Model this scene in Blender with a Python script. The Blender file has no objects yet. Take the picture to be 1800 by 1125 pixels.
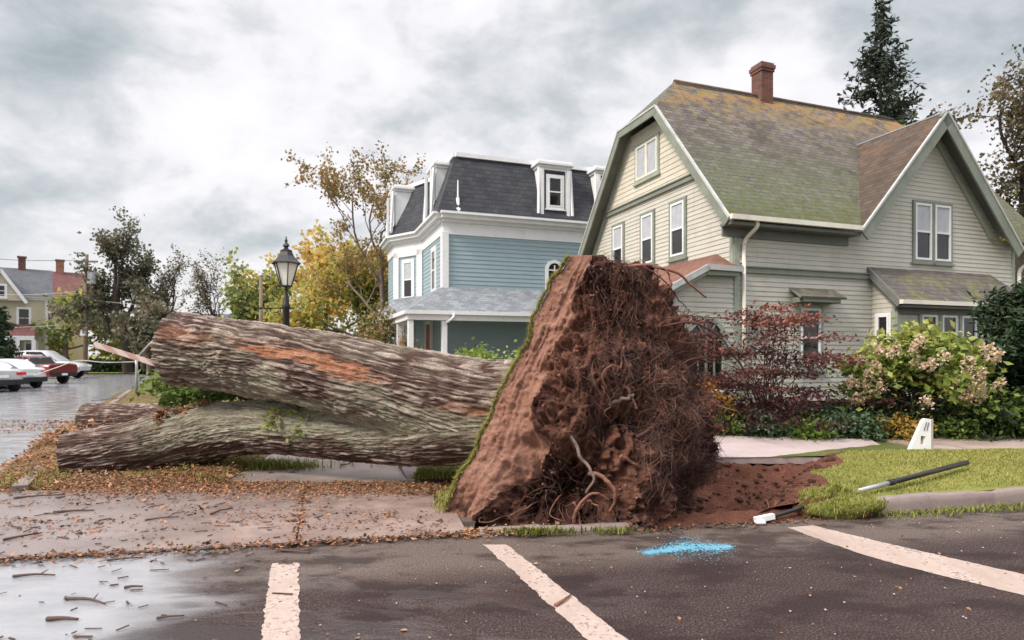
import bpy, bmesh, math, random
import numpy as np
from math import sin, cos, pi, radians, atan2, sqrt, exp
from mathutils import Vector, Matrix

# ------------------------------------------------------------------ scene, camera, world, sun
S = bpy.context.scene
COL = S.collection
F, HY, H = 1060.0, 622.0, 1.7          # focal length (in 1800ths of the frame), horizon row, eye height
cam = bpy.data.cameras.new('camera')
co = bpy.data.objects.new('camera', cam); COL.objects.link(co)
cam.sensor_width = 36.0
cam.lens = 36.0*F/1800.0
cam.shift_y = (HY-562.5)/1800.0
cam.clip_end = 3000.0
co.location = (0, 0, H); co.rotation_euler = (radians(90), 0, 0)
cam.dof.use_dof = True; cam.dof.focus_distance = 7.2; cam.dof.aperture_fstop = 2.0
S.camera = co
S.view_settings.view_transform = 'Standard'; S.view_settings.look = 'None'
S.view_settings.gamma = 1.0; S.view_settings.exposure = 0.99
S.cycles.max_bounces = 8; S.cycles.transparent_max_bounces = 8
S.cycles.use_denoising = True

SUN_EL, SUN_AZ = radians(44), atan2(-0.80, -0.52)      # azimuth measured from +Y towards +X
world = bpy.data.worlds.new('World'); S.world = world; world.use_nodes = True
sl = bpy.data.lights.new('sun', 'SUN'); sl.energy = 2.0; sl.angle = radians(14); sl.color = (1.0, .91, .80)
so = bpy.data.objects.new('sun', sl); COL.objects.link(so)
sdir = Vector((sin(SUN_AZ)*cos(SUN_EL), cos(SUN_AZ)*cos(SUN_EL), sin(SUN_EL)))
so.rotation_euler = (-sdir).to_track_quat('-Z', 'Y').to_euler(); so.location = (-20, -14, 30)

def N(nt, kind, **kw):
    n = nt.nodes.new(kind)
    for k, v in kw.items():
        if k == 'inp':
            for a, b in v.items():
                if hasattr(b, 'is_output'): nt.links.new(b, n.inputs[a])
                else: n.inputs[a].default_value = b
        else: setattr(n, k, v)
    return n
def math_(nt, op, a, b=0.0, c=0.0, clamp=False):
    n = N(nt, 'ShaderNodeMath', operation=op, use_clamp=clamp)
    for i, x in enumerate((a, b, c)):
        if hasattr(x, 'is_output'): nt.links.new(x, n.inputs[i])
        else: n.inputs[i].default_value = x
    return n.outputs[0]
def vmath(nt, op, a, b=(0,0,0)):
    n = N(nt, 'ShaderNodeVectorMath', operation=op)
    for i, x in enumerate((a, b)):
        if hasattr(x, 'is_output'): nt.links.new(x, n.inputs[i])
        else: n.inputs[i].default_value = x
    return n
def noise(nt, vec, scale, detail=4, rough=.55, dist=0.0):
    n = N(nt, 'ShaderNodeTexNoise', inp={'Scale': scale, 'Detail': detail, 'Roughness': rough, 'Distortion': dist})
    if vec is not None: nt.links.new(vec, n.inputs['Vector'])
    return n.outputs['Fac']
def ramp(nt, fac, stops, interp='LINEAR'):
    n = N(nt, 'ShaderNodeValToRGB'); n.color_ramp.interpolation = interp
    e = n.color_ramp.elements
    while len(e) < len(stops): e.new(.5)
    for i, (p, c) in enumerate(stops):
        e[i].position = p
        if not hasattr(c, '__len__'): c = (c, c, c)
        e[i].color = (c[0], c[1], c[2], 1)
    nt.links.new(fac, n.inputs[0])
    return n.outputs[0]
def mix(nt, fac, a, b, mode='MIX'):
    n = N(nt, 'ShaderNodeMix', data_type='RGBA', blend_type=mode)
    for s, x in ((n.inputs[0], fac), (n.inputs[6], a), (n.inputs[7], b)):
        if hasattr(x, 'is_output'): nt.links.new(x, s)
        elif not hasattr(x, '__len__'): s.default_value = x
        else: s.default_value = (x[0], x[1], x[2], 1)
    return n.outputs[2]
def sstep(nt, x, a, b):
    n = N(nt, 'ShaderNodeMapRange', interpolation_type='SMOOTHSTEP')
    nt.links.new(x, n.inputs[0]); n.inputs[1].default_value = a; n.inputs[2].default_value = b
    return n.outputs[0]
def stretch(nt, vec, sc):
    n = N(nt, 'ShaderNodeMapping'); nt.links.new(vec, n.inputs[0]); n.inputs['Scale'].default_value = sc
    return n.outputs[0]

# the sky: Nishita air behind a broken overcast deck, laid out by direction
def build_world():
    nt = world.node_tree; nt.nodes.clear()
    out = N(nt, 'ShaderNodeOutputWorld'); bg = N(nt, 'ShaderNodeBackground'); bg.inputs[1].default_value = .1
    nt.links.new(bg.outputs[0], out.inputs[0])
    sky = N(nt, 'ShaderNodeTexSky', sky_type='NISHITA', sun_disc=False, sun_elevation=SUN_EL, sun_rotation=SUN_AZ)
    sky.air_density = 1.2; sky.dust_density = 2.0
    d = N(nt, 'ShaderNodeTexCoord').outputs['Generated']
    sx = N(nt, 'ShaderNodeSeparateXYZ'); nt.links.new(d, sx.inputs[0])
    z = sx.outputs[2]
    zz = math_(nt, 'ADD', math_(nt, 'MAXIMUM', z, 0.0), .16)
    inv = math_(nt, 'DIVIDE', 1.0, zz)
    cv = N(nt, 'ShaderNodeCombineXYZ')
    nt.links.new(math_(nt, 'MULTIPLY', sx.outputs[0], inv), cv.inputs[0])
    nt.links.new(math_(nt, 'MULTIPLY', sx.outputs[1], inv), cv.inputs[1])
    far = stretch(nt, cv.outputs[0], (.30, .42, 1.0)); near = stretch(nt, d, (2.2, 2.2, 4.2))
    cp = vmath(nt, 'ADD', far, near).outputs[0]
    warp = N(nt, 'ShaderNodeTexNoise', inp={'Scale': .9, 'Detail': 3.0}); nt.links.new(cp, warp.inputs['Vector'])
    wv = vmath(nt, 'SCALE', warp.outputs['Color']); wv.inputs['Scale'].default_value = .45
    q = vmath(nt, 'ADD', cp, wv.outputs[0]).outputs[0]
    n1 = noise(nt, q, 1.25, 9, .55, 0.0)
    n2 = noise(nt, q, 3.4, 9, .58, 0.0)
    fac = math_(nt, 'ADD', math_(nt, 'MULTIPLY', n1, .62), math_(nt, 'MULTIPLY', n2, .41))
    # heavier banks of cloud at fixed bearings in the sky
    def bank(px, py, rad, amt, flat=1.0):
        nonlocal fac
        v = Vector(((px-900)/F, 1.0, (HY-py)/F)).normalized()
        dv = vmath(nt, 'SUBTRACT', d, tuple(v)).outputs[0]
        dv = stretch(nt, dv, (1.0, 1.0, flat))
        wob = vmath(nt, 'SCALE', vmath(nt, 'SUBTRACT', warp.outputs['Color'], (.5, .5, .5)).outputs[0]); wob.inputs['Scale'].default_value = .35
        l = vmath(nt, 'LENGTH', vmath(nt, 'ADD', dv, wob.outputs[0]).outputs[0]).outputs['Value']
        g = sstep(nt, l, rad, 0.0)
        n = N(nt, 'ShaderNodeMapRange', interpolation_type='SMOOTHSTEP'); nt.links.new(l, n.inputs[0])
        n.inputs[1].default_value = 0.0; n.inputs[2].default_value = rad; n.inputs[3].default_value = amt; n.inputs[4].default_value = 0.0
        fac = math_(nt, 'ADD', fac, n.outputs[0])
    bank(60, 25, .30, -.15, 2.4); bank(200, 95, .18, -.13, 3.0); bank(20, 120, .16, -.08, 3.0); bank(700, 330, .25, .06, 2.0); bank(850, 190, .10, -.05, 2.0); bank(430, 215, .09, -.06, 1.6); bank(1380, 90, .2, .05, 2.0)
    bank(340, 190, .13, -.11, 1.2); bank(560, 60, .2, -.07, 1.4)
    bank(950, 200, .22, -.07, 2.2); bank(280, 130, .16, .09, 1.2); bank(520, 150, .3, .05)
    bank(150, 375, .4, -.07, 4.0); bank(480, 400, .2, -.09, 3.4); bank(300, 300, .3, .05, 2.0); bank(120, 250, .3, .06, 1.6)
    bank(1250, 30, .35, -.04, 2.2); bank(1700, 40, .3, -.07, 2.4); bank(1000, 110, .25, .04, 2.0)
    cloud = ramp(nt, fac, [(.06, (1.6, 2.15, 2.4)), (.22, (2.75, 3.2, 3.42)), (.345, (4.1, 4.55, 4.8)), (.425, (5.35, 5.6, 5.85)), (.485, (6.6, 6.65, 6.95)), (.55, (7.9, 7.8, 8.05)), (.66, (8.7, 8.5, 8.65))])
    lp = sstep(nt, z, .02, .2)
    low = mix(nt, lp, (7.6, 7.45, 7.5), cloud)
    sk = mix(nt, .06, low, sky.outputs[0])
    # overhead sky, out of view, is brightened to light the ground
    hi = N(nt, 'ShaderNodeMapRange', interpolation_type='SMOOTHSTEP'); nt.links.new(z, hi.inputs[0])
    hi.inputs[1].default_value = .48; hi.inputs[2].default_value = .85; hi.inputs[3].default_value = SKY_LO; hi.inputs[4].default_value = SKY_HI
    hv = N(nt, 'ShaderNodeCombineXYZ')
    for i in range(3): nt.links.new(hi.outputs[0], hv.inputs[i])
    fin = mix(nt, 1.0, sk, hv.outputs[0], 'MULTIPLY')
    nt.links.new(fin, bg.inputs[0])
SKY_LO, SKY_HI = .63, 1.8
build_world()

# ------------------------------------------------------------------ numpy noise
def _h(i, j, k, seed):
    with np.errstate(over='ignore'):
        n = (i.astype(np.uint32)*np.uint32(374761393) + j.astype(np.uint32)*np.uint32(668265263) + k.astype(np.uint32)*np.uint32(2246822519) + np.uint32((seed*3266489917) & 0xffffffff))
        n = (n ^ (n >> np.uint32(13)))*np.uint32(1274126177)
        n = n ^ (n >> np.uint32(16))
    return n.astype(np.float64)/4294967295.0
def vnoise(p, seed=0):
    p = np.asarray(p, float); f = np.floor(p); t = p-f; t = t*t*(3-2*t); i = f.astype(np.int64)
    r = 0
    for a in (0, 1):
        for b in (0, 1):
            for c in (0, 1):
                w = (t[:, 0] if a else 1-t[:, 0])*(t[:, 1] if b else 1-t[:, 1])*(t[:, 2] if c else 1-t[:, 2])
                r = r + w*_h(i[:, 0]+a, i[:, 1]+b, i[:, 2]+c, seed)
    return r
def fbm(p, o=4, seed=0, gain=.5):
    p = np.asarray(p, float); s = 0; a = 1; tot = 0
    for k in range(o):
        s = s+a*vnoise(p*(2**k), seed+k); tot += a; a *= gain
    return s/tot
def n2(x, y, sc=1.0, seed=0, o=3):
    x = np.asarray(x, float); y = np.asarray(y, float)
    return fbm(np.stack([x.ravel()*sc, y.ravel()*sc, np.full(x.size, .37)], 1), o, seed).reshape(x.shape)

# ------------------------------------------------------------------ mesh builder
class MB:
    def __init__(self): self.v = []; self.f = []; self.n = 0; self.attr = {}; self.uv = []; self.hasuv = False
    def add(self, v, faces, mat=0, smooth=False, uv=None):
        v = np.asarray(v, float).reshape(-1, 3)
        self.v.append(v)
        for fa in (faces if isinstance(faces, list) and len(faces) and isinstance(faces[0], np.ndarray) else [faces]):
            if isinstance(fa, np.ndarray):
                if len(fa): self.f.append((fa.astype(np.int64)+self.n, mat, smooth))
            else:
                for f in fa: self.f.append((np.asarray([f], np.int64)+self.n, mat, smooth))
        self.n += len(v); return self
    def box(self, c, s, M=None, mat=0):
        x, y, z = s[0]/2, s[1]/2, s[2]/2
        v = np.array([(a*x, b*y, d*z) for a in (-1, 1) for b in (-1, 1) for d in (-1, 1)])
        if M is not None: v = v @ np.asarray(M).T
        f = np.array([(0,1,3,2),(4,6,7,5),(0,4,5,1),(2,3,7,6),(0,2,6,4),(1,5,7,3)])
        return self.add(v+np.asarray(c, float), f, mat)
    def bbox(self, c, s, b=.01, M=None, mat=0):           # bevelled box
        bm = bmesh.new(); bmesh.ops.create_cube(bm, size=1.0)
        for q in bm.verts: q.co = Vector((q.co.x*s[0], q.co.y*s[1], q.co.z*s[2]))
        bmesh.ops.bevel(bm, geom=list(bm.edges), offset=b, segments=2, profile=.6, affect='EDGES')
        bm.verts.index_update(); v = np.array([q.co[:] for q in bm.verts])
        fs = [[q.index for q in f.verts] for f in bm.faces]; bm.free()
        if M is not None: v = v @ np.asarray(M).T
        return self.add(v+np.asarray(c, float), fs, mat)
    def bar(self, a, b, w, h, mat=0, up=(0, 0, 1)):
        a = Vector(a); b = Vector(b); d = (b-a); L = d.length; d.normalize(); u = Vector(up)
        s = d.cross(u)
        if s.length < 1e-4: s = d.cross(Vector((1, 0, 0)))
        s.normalize(); u = s.cross(d)
        M = np.array([[d[i], s[i], u[i]] for i in range(3)])
        return self.box((a+b)/2, (L, w, h), M, mat)
    def tube(self, pts, rad, seg=8, mat=0, cap=True, smooth=True):
        pts = np.asarray(pts, float); n = len(pts)
        rad = np.full(n, rad) if np.isscalar(rad) else np.asarray(rad, float)
        t = np.gradient(pts, axis=0); t /= np.linalg.norm(t, axis=1)[:, None]+1e-9
        ref = np.array([0, 0, 1.0]) if abs(t[0][2]) < .9 else np.array([1.0, 0, 0])
        a = np.cross(t[0], ref); a /= np.linalg.norm(a)+1e-9
        vs = []; ang = np.arange(seg)*2*pi/seg; ca = np.cos(ang)[:, None]; sa = np.sin(ang)[:, None]
        for i in range(n):
            a = a-t[i]*np.dot(a, t[i]); a /= np.linalg.norm(a)+1e-9; b = np.cross(t[i], a)
            vs.append(pts[i]+rad[i]*(ca*a+sa*b))
        v = np.concatenate(vs); i = np.arange(n-1)[:, None]*seg; j = np.arange(seg)[None, :]; k = (j+1) % seg
        q = np.stack([(i+j), (i+k), (i+seg+k), (i+seg+j)], -1).reshape(-1, 4)
        self.add(v, q, mat, smooth)
        if cap:
            self.f.append((np.array([list(range(seg))[::-1]])+self.n-n*seg, mat, False))
            self.f.append((np.array([list(range(seg))])+self.n-seg, mat, False))
        return self
    def lathe(self, c, prof, seg=12, mat=0, smooth=True):
        prof = np.asarray(prof, float); ang = np.arange(seg)*2*pi/seg; n = len(prof)
        v = np.stack([prof[:, 0][:, None]*np.cos(ang), prof[:, 0][:, None]*np.sin(ang), np.repeat(prof[:, 1][:, None], seg, 1)], -1).reshape(-1, 3)
        i = np.arange(n-1)[:, None]*seg; j = np.arange(seg)[None, :]; k = (j+1) % seg
        q = np.stack([(i+j), (i+k), (i+seg+k), (i+seg+j)], -1).reshape(-1, 4)
        return self.add(v+np.asarray(c, float), q, mat, smooth)
    def poly(self, pts, mat=0): return self.add(pts, [list(range(len(pts)))], mat)
    def prism(self, pts, vec, mat=0):
        p = np.asarray(pts, float); n = len(p); v = np.concatenate([p, p+np.asarray(vec, float)])
        f = [list(range(n))[::-1], list(range(n, 2*n))]+[[i, (i+1) % n, n+(i+1) % n, n+i] for i in range(n)]
        return self.add(v, f, mat)
    def grid(self, V, mat=0, smooth=True, mask=None):      # V: (a,b,3)
        a, b = V.shape[:2]; i = np.arange(a-1)[:, None]*b; j = np.arange(b-1)[None, :]
        q = np.stack([i+j, i+b+j, i+b+j+1, i+j+1], -1).reshape(-1, 4)
        if mask is not None: q = q[mask.ravel()]
        return self.add(V.reshape(-1, 3), q, mat, smooth)
    def build(self, name, mats, parent=None, uvf=None, attrs=None, fattrs=None, loc=None):
        me = bpy.data.meshes.new(name)
        V = np.concatenate(self.v) if self.v else np.zeros((0, 3))
        if loc is not None: V = V-np.asarray(loc, float)
        me.vertices.add(len(V)); me.vertices.foreach_set('co', V.astype(np.float32).ravel())
        nl = sum(f.size for f, _, _ in self.f); nf = sum(len(f) for f, _, _ in self.f)
        me.loops.add(nl); me.polygons.add(nf)
        li = np.concatenate([f.ravel() for f, _, _ in self.f]).astype(np.int32)
        tot = np.concatenate([np.full(len(f), f.shape[1]) for f, _, _ in self.f]).astype(np.int32)
        me.loops.foreach_set('vertex_index', li)
        me.polygons.foreach_set('loop_start', np.concatenate([[0], np.cumsum(tot)[:-1]]).astype(np.int32))
        try: me.polygons.foreach_set('loop_total', tot)
        except Exception: pass
        me.polygons.foreach_set('material_index', np.concatenate([np.full(len(f), m) for f, m, _ in self.f]).astype(np.int32))
        me.polygons.foreach_set('use_smooth', np.concatenate([np.full(len(f), s) for f, _, s in self.f]).astype(bool))
        for m in (mats if isinstance(mats, (list, tuple)) else [mats]): me.materials.append(m)
        if attrs:
            for k, a in attrs.items():
                at = me.attributes.new(k, 'FLOAT', 'POINT'); at.data.foreach_set('value', np.asarray(a, np.float32))
        if fattrs:
            for k, a in fattrs.items():
                at = me.attributes.new(k, 'FLOAT', 'FACE'); at.data.foreach_set('value', np.asarray(a, np.float32))
        if uvf is not None:
            uv = me.uv_layers.new(name='UVMap'); W = V if loc is None else V+np.asarray(loc, float)
            uv.data.foreach_set('uv', np.asarray(uvf(W[li]), np.float32).ravel())
        me.update(calc_edges=True); me.validate()
        o = bpy.data.objects.new(name, me); COL.objects.link(o)
        if parent is not None: o.parent = parent; o.matrix_parent_inverse = parent.matrix_world.inverted() if parent.type != 'EMPTY' else Matrix.Identity(4)
        return o

def tag(o, label=None, cat=None, group=None, kind=None):
    for k, v in (('label', label), ('category', cat), ('group', group), ('kind', kind)):
        if v: o[k] = v
    return o
def thing(name, label, cat, loc=(0, 0, 0), rz=0, group=None):
    o = bpy.data.objects.new(name, None); COL.objects.link(o); o.location = loc; o.rotation_euler = (0, 0, rz)
    o.empty_display_size = .2
    return tag(o, label, cat, group)
def struct(mb, name, mats, **kw): return tag(mb.build(name, mats, **kw), kind='structure')
def stuff(mb, name, mats, label, cat, **kw): return tag(mb.build(name, mats, **kw), label, cat, kind='stuff')
def children(o): return [c for c in bpy.data.objects if c.parent == o]
def copy_tree(o, parent=None):
    c = o.copy(); COL.objects.link(c)
    if parent is not None: c.parent = parent
    for ch in children(o): copy_tree(ch, c)
    return c
def at(px, py, Y): return np.array([(px-900)/F*Y, Y, H+(HY-py)/F*Y])
def gr(px, py, z=0.0):
    Y = (H-z)*F/(py-HY); return np.array([(px-900)/F*Y, Y, z])
def spline(pts, n):
    P = np.asarray(pts, float); P2 = np.concatenate([[2*P[0]-P[1]], P, [2*P[-1]-P[-2]]])
    m = len(P)-1; t = np.linspace(0, m, n); i = np.minimum(t.astype(int), m-1); u = (t-i)[:, None]
    a, b, c, d = P2[i], P2[i+1], P2[i+2], P2[i+3]
    return .5*(2*b+(c-a)*u+(2*a-5*b+4*c-d)*u*u+(3*b-a-3*c+d)*u**3)

# ------------------------------------------------------------------ materials
def mat(name, rough=.7, spec=.3):
    m = bpy.data.materials.new(name); m.use_nodes = True; nt = m.node_tree
    b = nt.nodes['Principled BSDF']; b.inputs['Roughness'].default_value = rough; b.inputs['Specular IOR Level'].default_value = spec
    return m, nt, b
def objco(nt): return N(nt, 'ShaderNodeTexCoord').outputs['Object']
def geoco(nt): return N(nt, 'ShaderNodeNewGeometry').outputs['Position']
def setc(nt, b, c): nt.links.new(c, b.inputs['Base Color'])
def setr(nt, b, c): nt.links.new(c, b.inputs['Roughness'])
def bump(nt, b, h, strength=.5, dist=.02):
    n = N(nt, 'ShaderNodeBump'); n.inputs['Strength'].default_value = strength; n.inputs['Distance'].default_value = dist
    nt.links.new(h, n.inputs['Height']); nt.links.new(n.outputs[0], b.inputs['Normal'])
def plain(name, col, rough=.6, var=.12, sc=6.0, metal=0.0, spec=.3, bmp=0.0, dirt=None):
    m, nt, b = mat(name, rough, spec); v = objco(nt)
    n = noise(nt, v, sc, 5, .6)
    c0 = tuple(x*(1-var) for x in col); c1 = tuple(min(1, x*(1+var)) for x in col)
    c = ramp(nt, n, [(.3, c0), (.7, c1)])
    if dirt:
        k = sstep(nt, noise(nt, v, sc*.37, 6, .7), .52, .75)
        c = mix(nt, math_(nt, 'MULTIPLY', k, .6), c, dirt)
    setc(nt, b, c); b.inputs['Metallic'].default_value = metal
    if bmp: bump(nt, b, noise(nt, v, sc*8, 4), bmp, .01)
    return m
def leafmat(name, cols, rough=.55, trans=.25):
    m, nt, b = mat(name, rough, .3)
    a = N(nt, 'ShaderNodeAttribute', attribute_name='rnd'); n = len(cols)
    c = ramp(nt, a.outputs['Fac'], [((i+.0)/max(1, n-1), k) for i, k in enumerate(cols)])
    setc(nt, b, c)
    tr = N(nt, 'ShaderNodeBsdfTranslucent'); nt.links.new(c, tr.inputs[0])
    ms = N(nt, 'ShaderNodeMixShader'); ms.inputs[0].default_value = trans
    nt.links.new(b.outputs[0], ms.inputs[1]); nt.links.new(tr.outputs[0], ms.inputs[2])
    nt.links.new(ms.outputs[0], nt.nodes['Material Output'].inputs[0])
    return m
def siding(name, c0, c1, dirt, sc=1.3):
    m, nt, b = mat(name, .55, .25); v = objco(nt)
    n = noise(nt, stretch(nt, v, (.6, .6, 5.0)), sc*2, 5, .6)
    c = ramp(nt, n, [(.3, c0), (.7, c1)])
    d = sstep(nt, noise(nt, v, .7, 6, .65), .5, .8)
    c = mix(nt, math_(nt, 'MULTIPLY', d, .55), c, dirt)
    st = sstep(nt, noise(nt, stretch(nt, v, (3.2, 3.2, .28)), 1.6, 6, .65), .54, .72)
    c = mix(nt, math_(nt, 'MULTIPLY', st, .30), c, dirt)
    setc(nt, b, c); bump(nt, b, noise(nt, stretch(nt, v, (2, 2, 20)), 6, 4), .15, .01)
    return m
def shingle(name, cols, patches=(), sc=1.0, bs=.6, rowh=.16):
    m, nt, b = mat(name, .85, .2)
    uv = N(nt, 'ShaderNodeUVMap').outputs[0]
    br = N(nt, 'ShaderNodeTexBrick', offset=.5, inp={'Scale': 1.0, 'Mortar Size': .012, 'Mortar Smooth': .3, 'Brick Width': .28, 'Row Height': rowh, 'Bias': 0.0,
        'Color1': (.15, .15, .15, 1), 'Color2': (.85, .85, .85, 1), 'Mortar': (0, 0, 0, 1)})
    nt.links.new(uv, br.inputs['Vector'])
    n = noise(nt, uv, .9*sc, 6, .65)
    f = math_(nt, 'ADD', math_(nt, 'MULTIPLY', n, .62), math_(nt, 'MULTIPLY', N(nt, 'ShaderNodeSeparateColor', inp={0: br.outputs[0]}).outputs[0], .38))
    c = ramp(nt, f, [(.25+.5*i/(len(cols)-1), k) for i, k in enumerate(cols)])
    suv = N(nt, 'ShaderNodeSeparateXYZ'); nt.links.new(uv, suv.inputs[0])
    for (axis_lo, axis_hi, nsc, thr, col, amt) in patches:     # growth that favours a band of the slope
        k = sstep(nt, suv.outputs[1], axis_lo, axis_hi)
        g = math_(nt, 'MULTIPLY', k, sstep(nt, noise(nt, uv, nsc, 8, .7), thr, thr+.16))
        c = mix(nt, math_(nt, 'MULTIPLY', g, amt), c, col)
    setc(nt, b, c)
    row = math_(nt, 'FRACT', math_(nt, 'DIVIDE', suv.outputs[1], rowh))
    h = math_(nt, 'ADD', math_(nt, 'MULTIPLY', math_(nt, 'SUBTRACT', 1.0, row), .6), math_(nt, 'MULTIPLY', br.outputs['Fac'], -.5))
    h = math_(nt, 'ADD', h, math_(nt, 'MULTIPLY', noise(nt, uv, 14, 4), .5))
    bump(nt, b, h, bs, .03)
    return m
def brickmat(name, a, c2, mortar):
    m, nt, b = mat(name, .85, .2); v = objco(nt)
    sx = N(nt, 'ShaderNodeSeparateXYZ'); nt.links.new(v, sx.inputs[0])
    cv = N(nt, 'ShaderNodeCombineXYZ'); nt.links.new(math_(nt, 'ADD', sx.outputs[0], sx.outputs[1]), cv.inputs[0]); nt.links.new(sx.outputs[2], cv.inputs[1])
    br = N(nt, 'ShaderNodeTexBrick', inp={'Scale': 1.0, 'Mortar Size': .01, 'Brick Width': .22, 'Row Height': .075, 'Color1': (*a, 1), 'Color2': (*c2, 1), 'Mortar': (*mortar, 1)})
    nt.links.new(cv.outputs[0], br.inputs['Vector'])
    c = mix(nt, sstep(nt, noise(nt, v, 3, 6, .7), .45, .75), br.outputs[0], (.08, .055, .05))
    setc(nt, b, c); bump(nt, b, br.outputs['Fac'], -.6, .01); return m
def glassmat(name, col=(.02, .022, .025), rough=.06):
    m, nt, b = mat(name, rough, .8); v = objco(nt)
    setc(nt, b, ramp(nt, noise(nt, v, 1.7, 3), [(.3, tuple(x*.6 for x in col)), (.7, tuple(x*1.5 for x in col))]))
    bump(nt, b, noise(nt, v, 2.2, 2), .03, .02); b.inputs['IOR'].default_value = 1.42
    return m

M = {}
M['siding_beige'] = siding('beige_clapboard', (.455, .44, .385), (.55, .535, .475), (.32, .30, .25))
M['shingle_wall'] = siding('beige_shingle_wall', (.52, .485, .40), (.62, .585, .49), (.38, .345, .265), 2.5)
M['siding_blue'] = siding('blue_clapboard', (.255, .34, .375), (.305, .39, .425), (.21, .275, .30))
M['siding_yellow'] = siding('yellow_clapboard', (.44, .40, .285), (.50, .46, .34), (.34, .31, .23))
M['siding_tan'] = siding('tan_clapboard', (.42, .35, .22), (.48, .41, .27), (.3, .25, .16))
M['green_trim'] = plain('sage_green_trim', (.205, .225, .185), .5, .15, 3, dirt=(.13, .14, .11))
M['green_pale'] = plain('pale_sage_trim', (.30, .335, .28), .5, .12, 3, dirt=(.2, .21, .17))
M['white'] = plain('white_paint', (.74, .74, .75), .45, .05, 3, dirt=(.55, .55, .54))
M['cream'] = plain('cream_gutter', (.72, .69, .60), .45, .06, 3, dirt=(.5, .46, .36))
M['grey_soffit'] = plain('weathered_grey_trim', (.16, .165, .155), .6, .15, 3)
M['glass'] = glassmat('window_glass', (.012, .013, .015), .05)
M['curtain'] = plain('curtain', (.30, .31, .33), .8, .2, 9)
M['roof_green'] = shingle('mossy_shingles', [(.045, .036, .034), (.095, .08, .075), (.145, .123, .118), (.21, .18, .172)],
    [(4.4, .4, 1.1, .34, (.125, .145, .09), .7), (5.8, .5, 4.2, .45, (.10, .10, .04), .75), (5.8, .5, 7.5, .5, (.045, .04, .03), .65), (1.3, 0.0, 2.6, .42, (.085, .095, .03), .9), (4.3, 5.9, 1.6, .43, (.31, .17, .06), .85), (2.6, 5.9, 3.1, .48, (.20, .18, .06), .8)], rowh=.15)
M['roof_brown'] = shingle('brown_shingles', [(.05, .035, .028), (.085, .062, .048), (.12, .09, .07)], [(2.6, .4, 1.6, .5, (.09, .085, .035), .7), (1.8, 3.6, 2.0, .48, (.16, .085, .045), .6)], rowh=.15)
M['roof_red'] = shingle('red_brown_shingles', [(.15, .072, .052), (.20, .10, .075), (.25, .135, .105)], [], rowh=.14)
M['roof_shed'] = shingle('grey_mossy_shed_shingles', [(.075, .065, .065), (.115, .105, .10), (.16, .145, .14)], [(2.2, .1, 1.7, .47, (.17, .17, .06), .75), (2.2, .0, 4.6, .52, (.30, .27, .15), .6)], rowh=.15)
M['roof_slate'] = shingle('charcoal_mansard_shingles', [(.033, .035, .042), (.052, .054, .062), (.072, .074, .082)], [], rowh=.19)
M['roof_grey'] = shingle('pale_grey_shingles', [(.13, .145, .16), (.20, .215, .235), (.30, .32, .34)], [], 2.0, rowh=.17)
M['roof_far'] = shingle('grey_far_shingles', [(.08, .085, .10), (.13, .135, .15)], [], rowh=.2)
M['roof_wine'] = shingle('wine_far_shingles', [(.11, .05, .05), (.18, .08, .075)], [], rowh=.2)
M['brick'] = brickmat('chimney_brick', (.19, .075, .055), (.13, .05, .04), (.17, .12, .10))
M['brick_orange'] = brickmat('orange_chimney_brick', (.36, .15, .09), (.28, .11, .07), (.3, .22, .18))
M['stone'] = plain('foundation_stone', (.12, .105, .10), .85, .3, 4, bmp=.4)
M['metal'] = plain('galvanised_metal', (.42, .43, .45), .45, .12, 8, metal=.6)
M['black'] = plain('black_paint', (.014, .013, .014), .42, .3, 6, spec=.4)
M['rubber'] = plain('tyre_rubber', (.02, .02, .02), .85, .2, 9)
M['frost'] = plain('frosted_lamp_glass', (.78, .75, .70), .35, .05, 4)
M['wood_pole'] = plain('weathered_pole_wood', (.20, .145, .11), .85, .2, 5, bmp=.3)
M['red_door'] = plain('red_door_paint', (.33, .035, .04), .45, .1, 4)
M['cable'] = plain('black_cable', (.03, .028, .03), .6, .2, 6)
M['rope'] = plain('pale_cable', (.55, .53, .45), .6, .1, 6)
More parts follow.
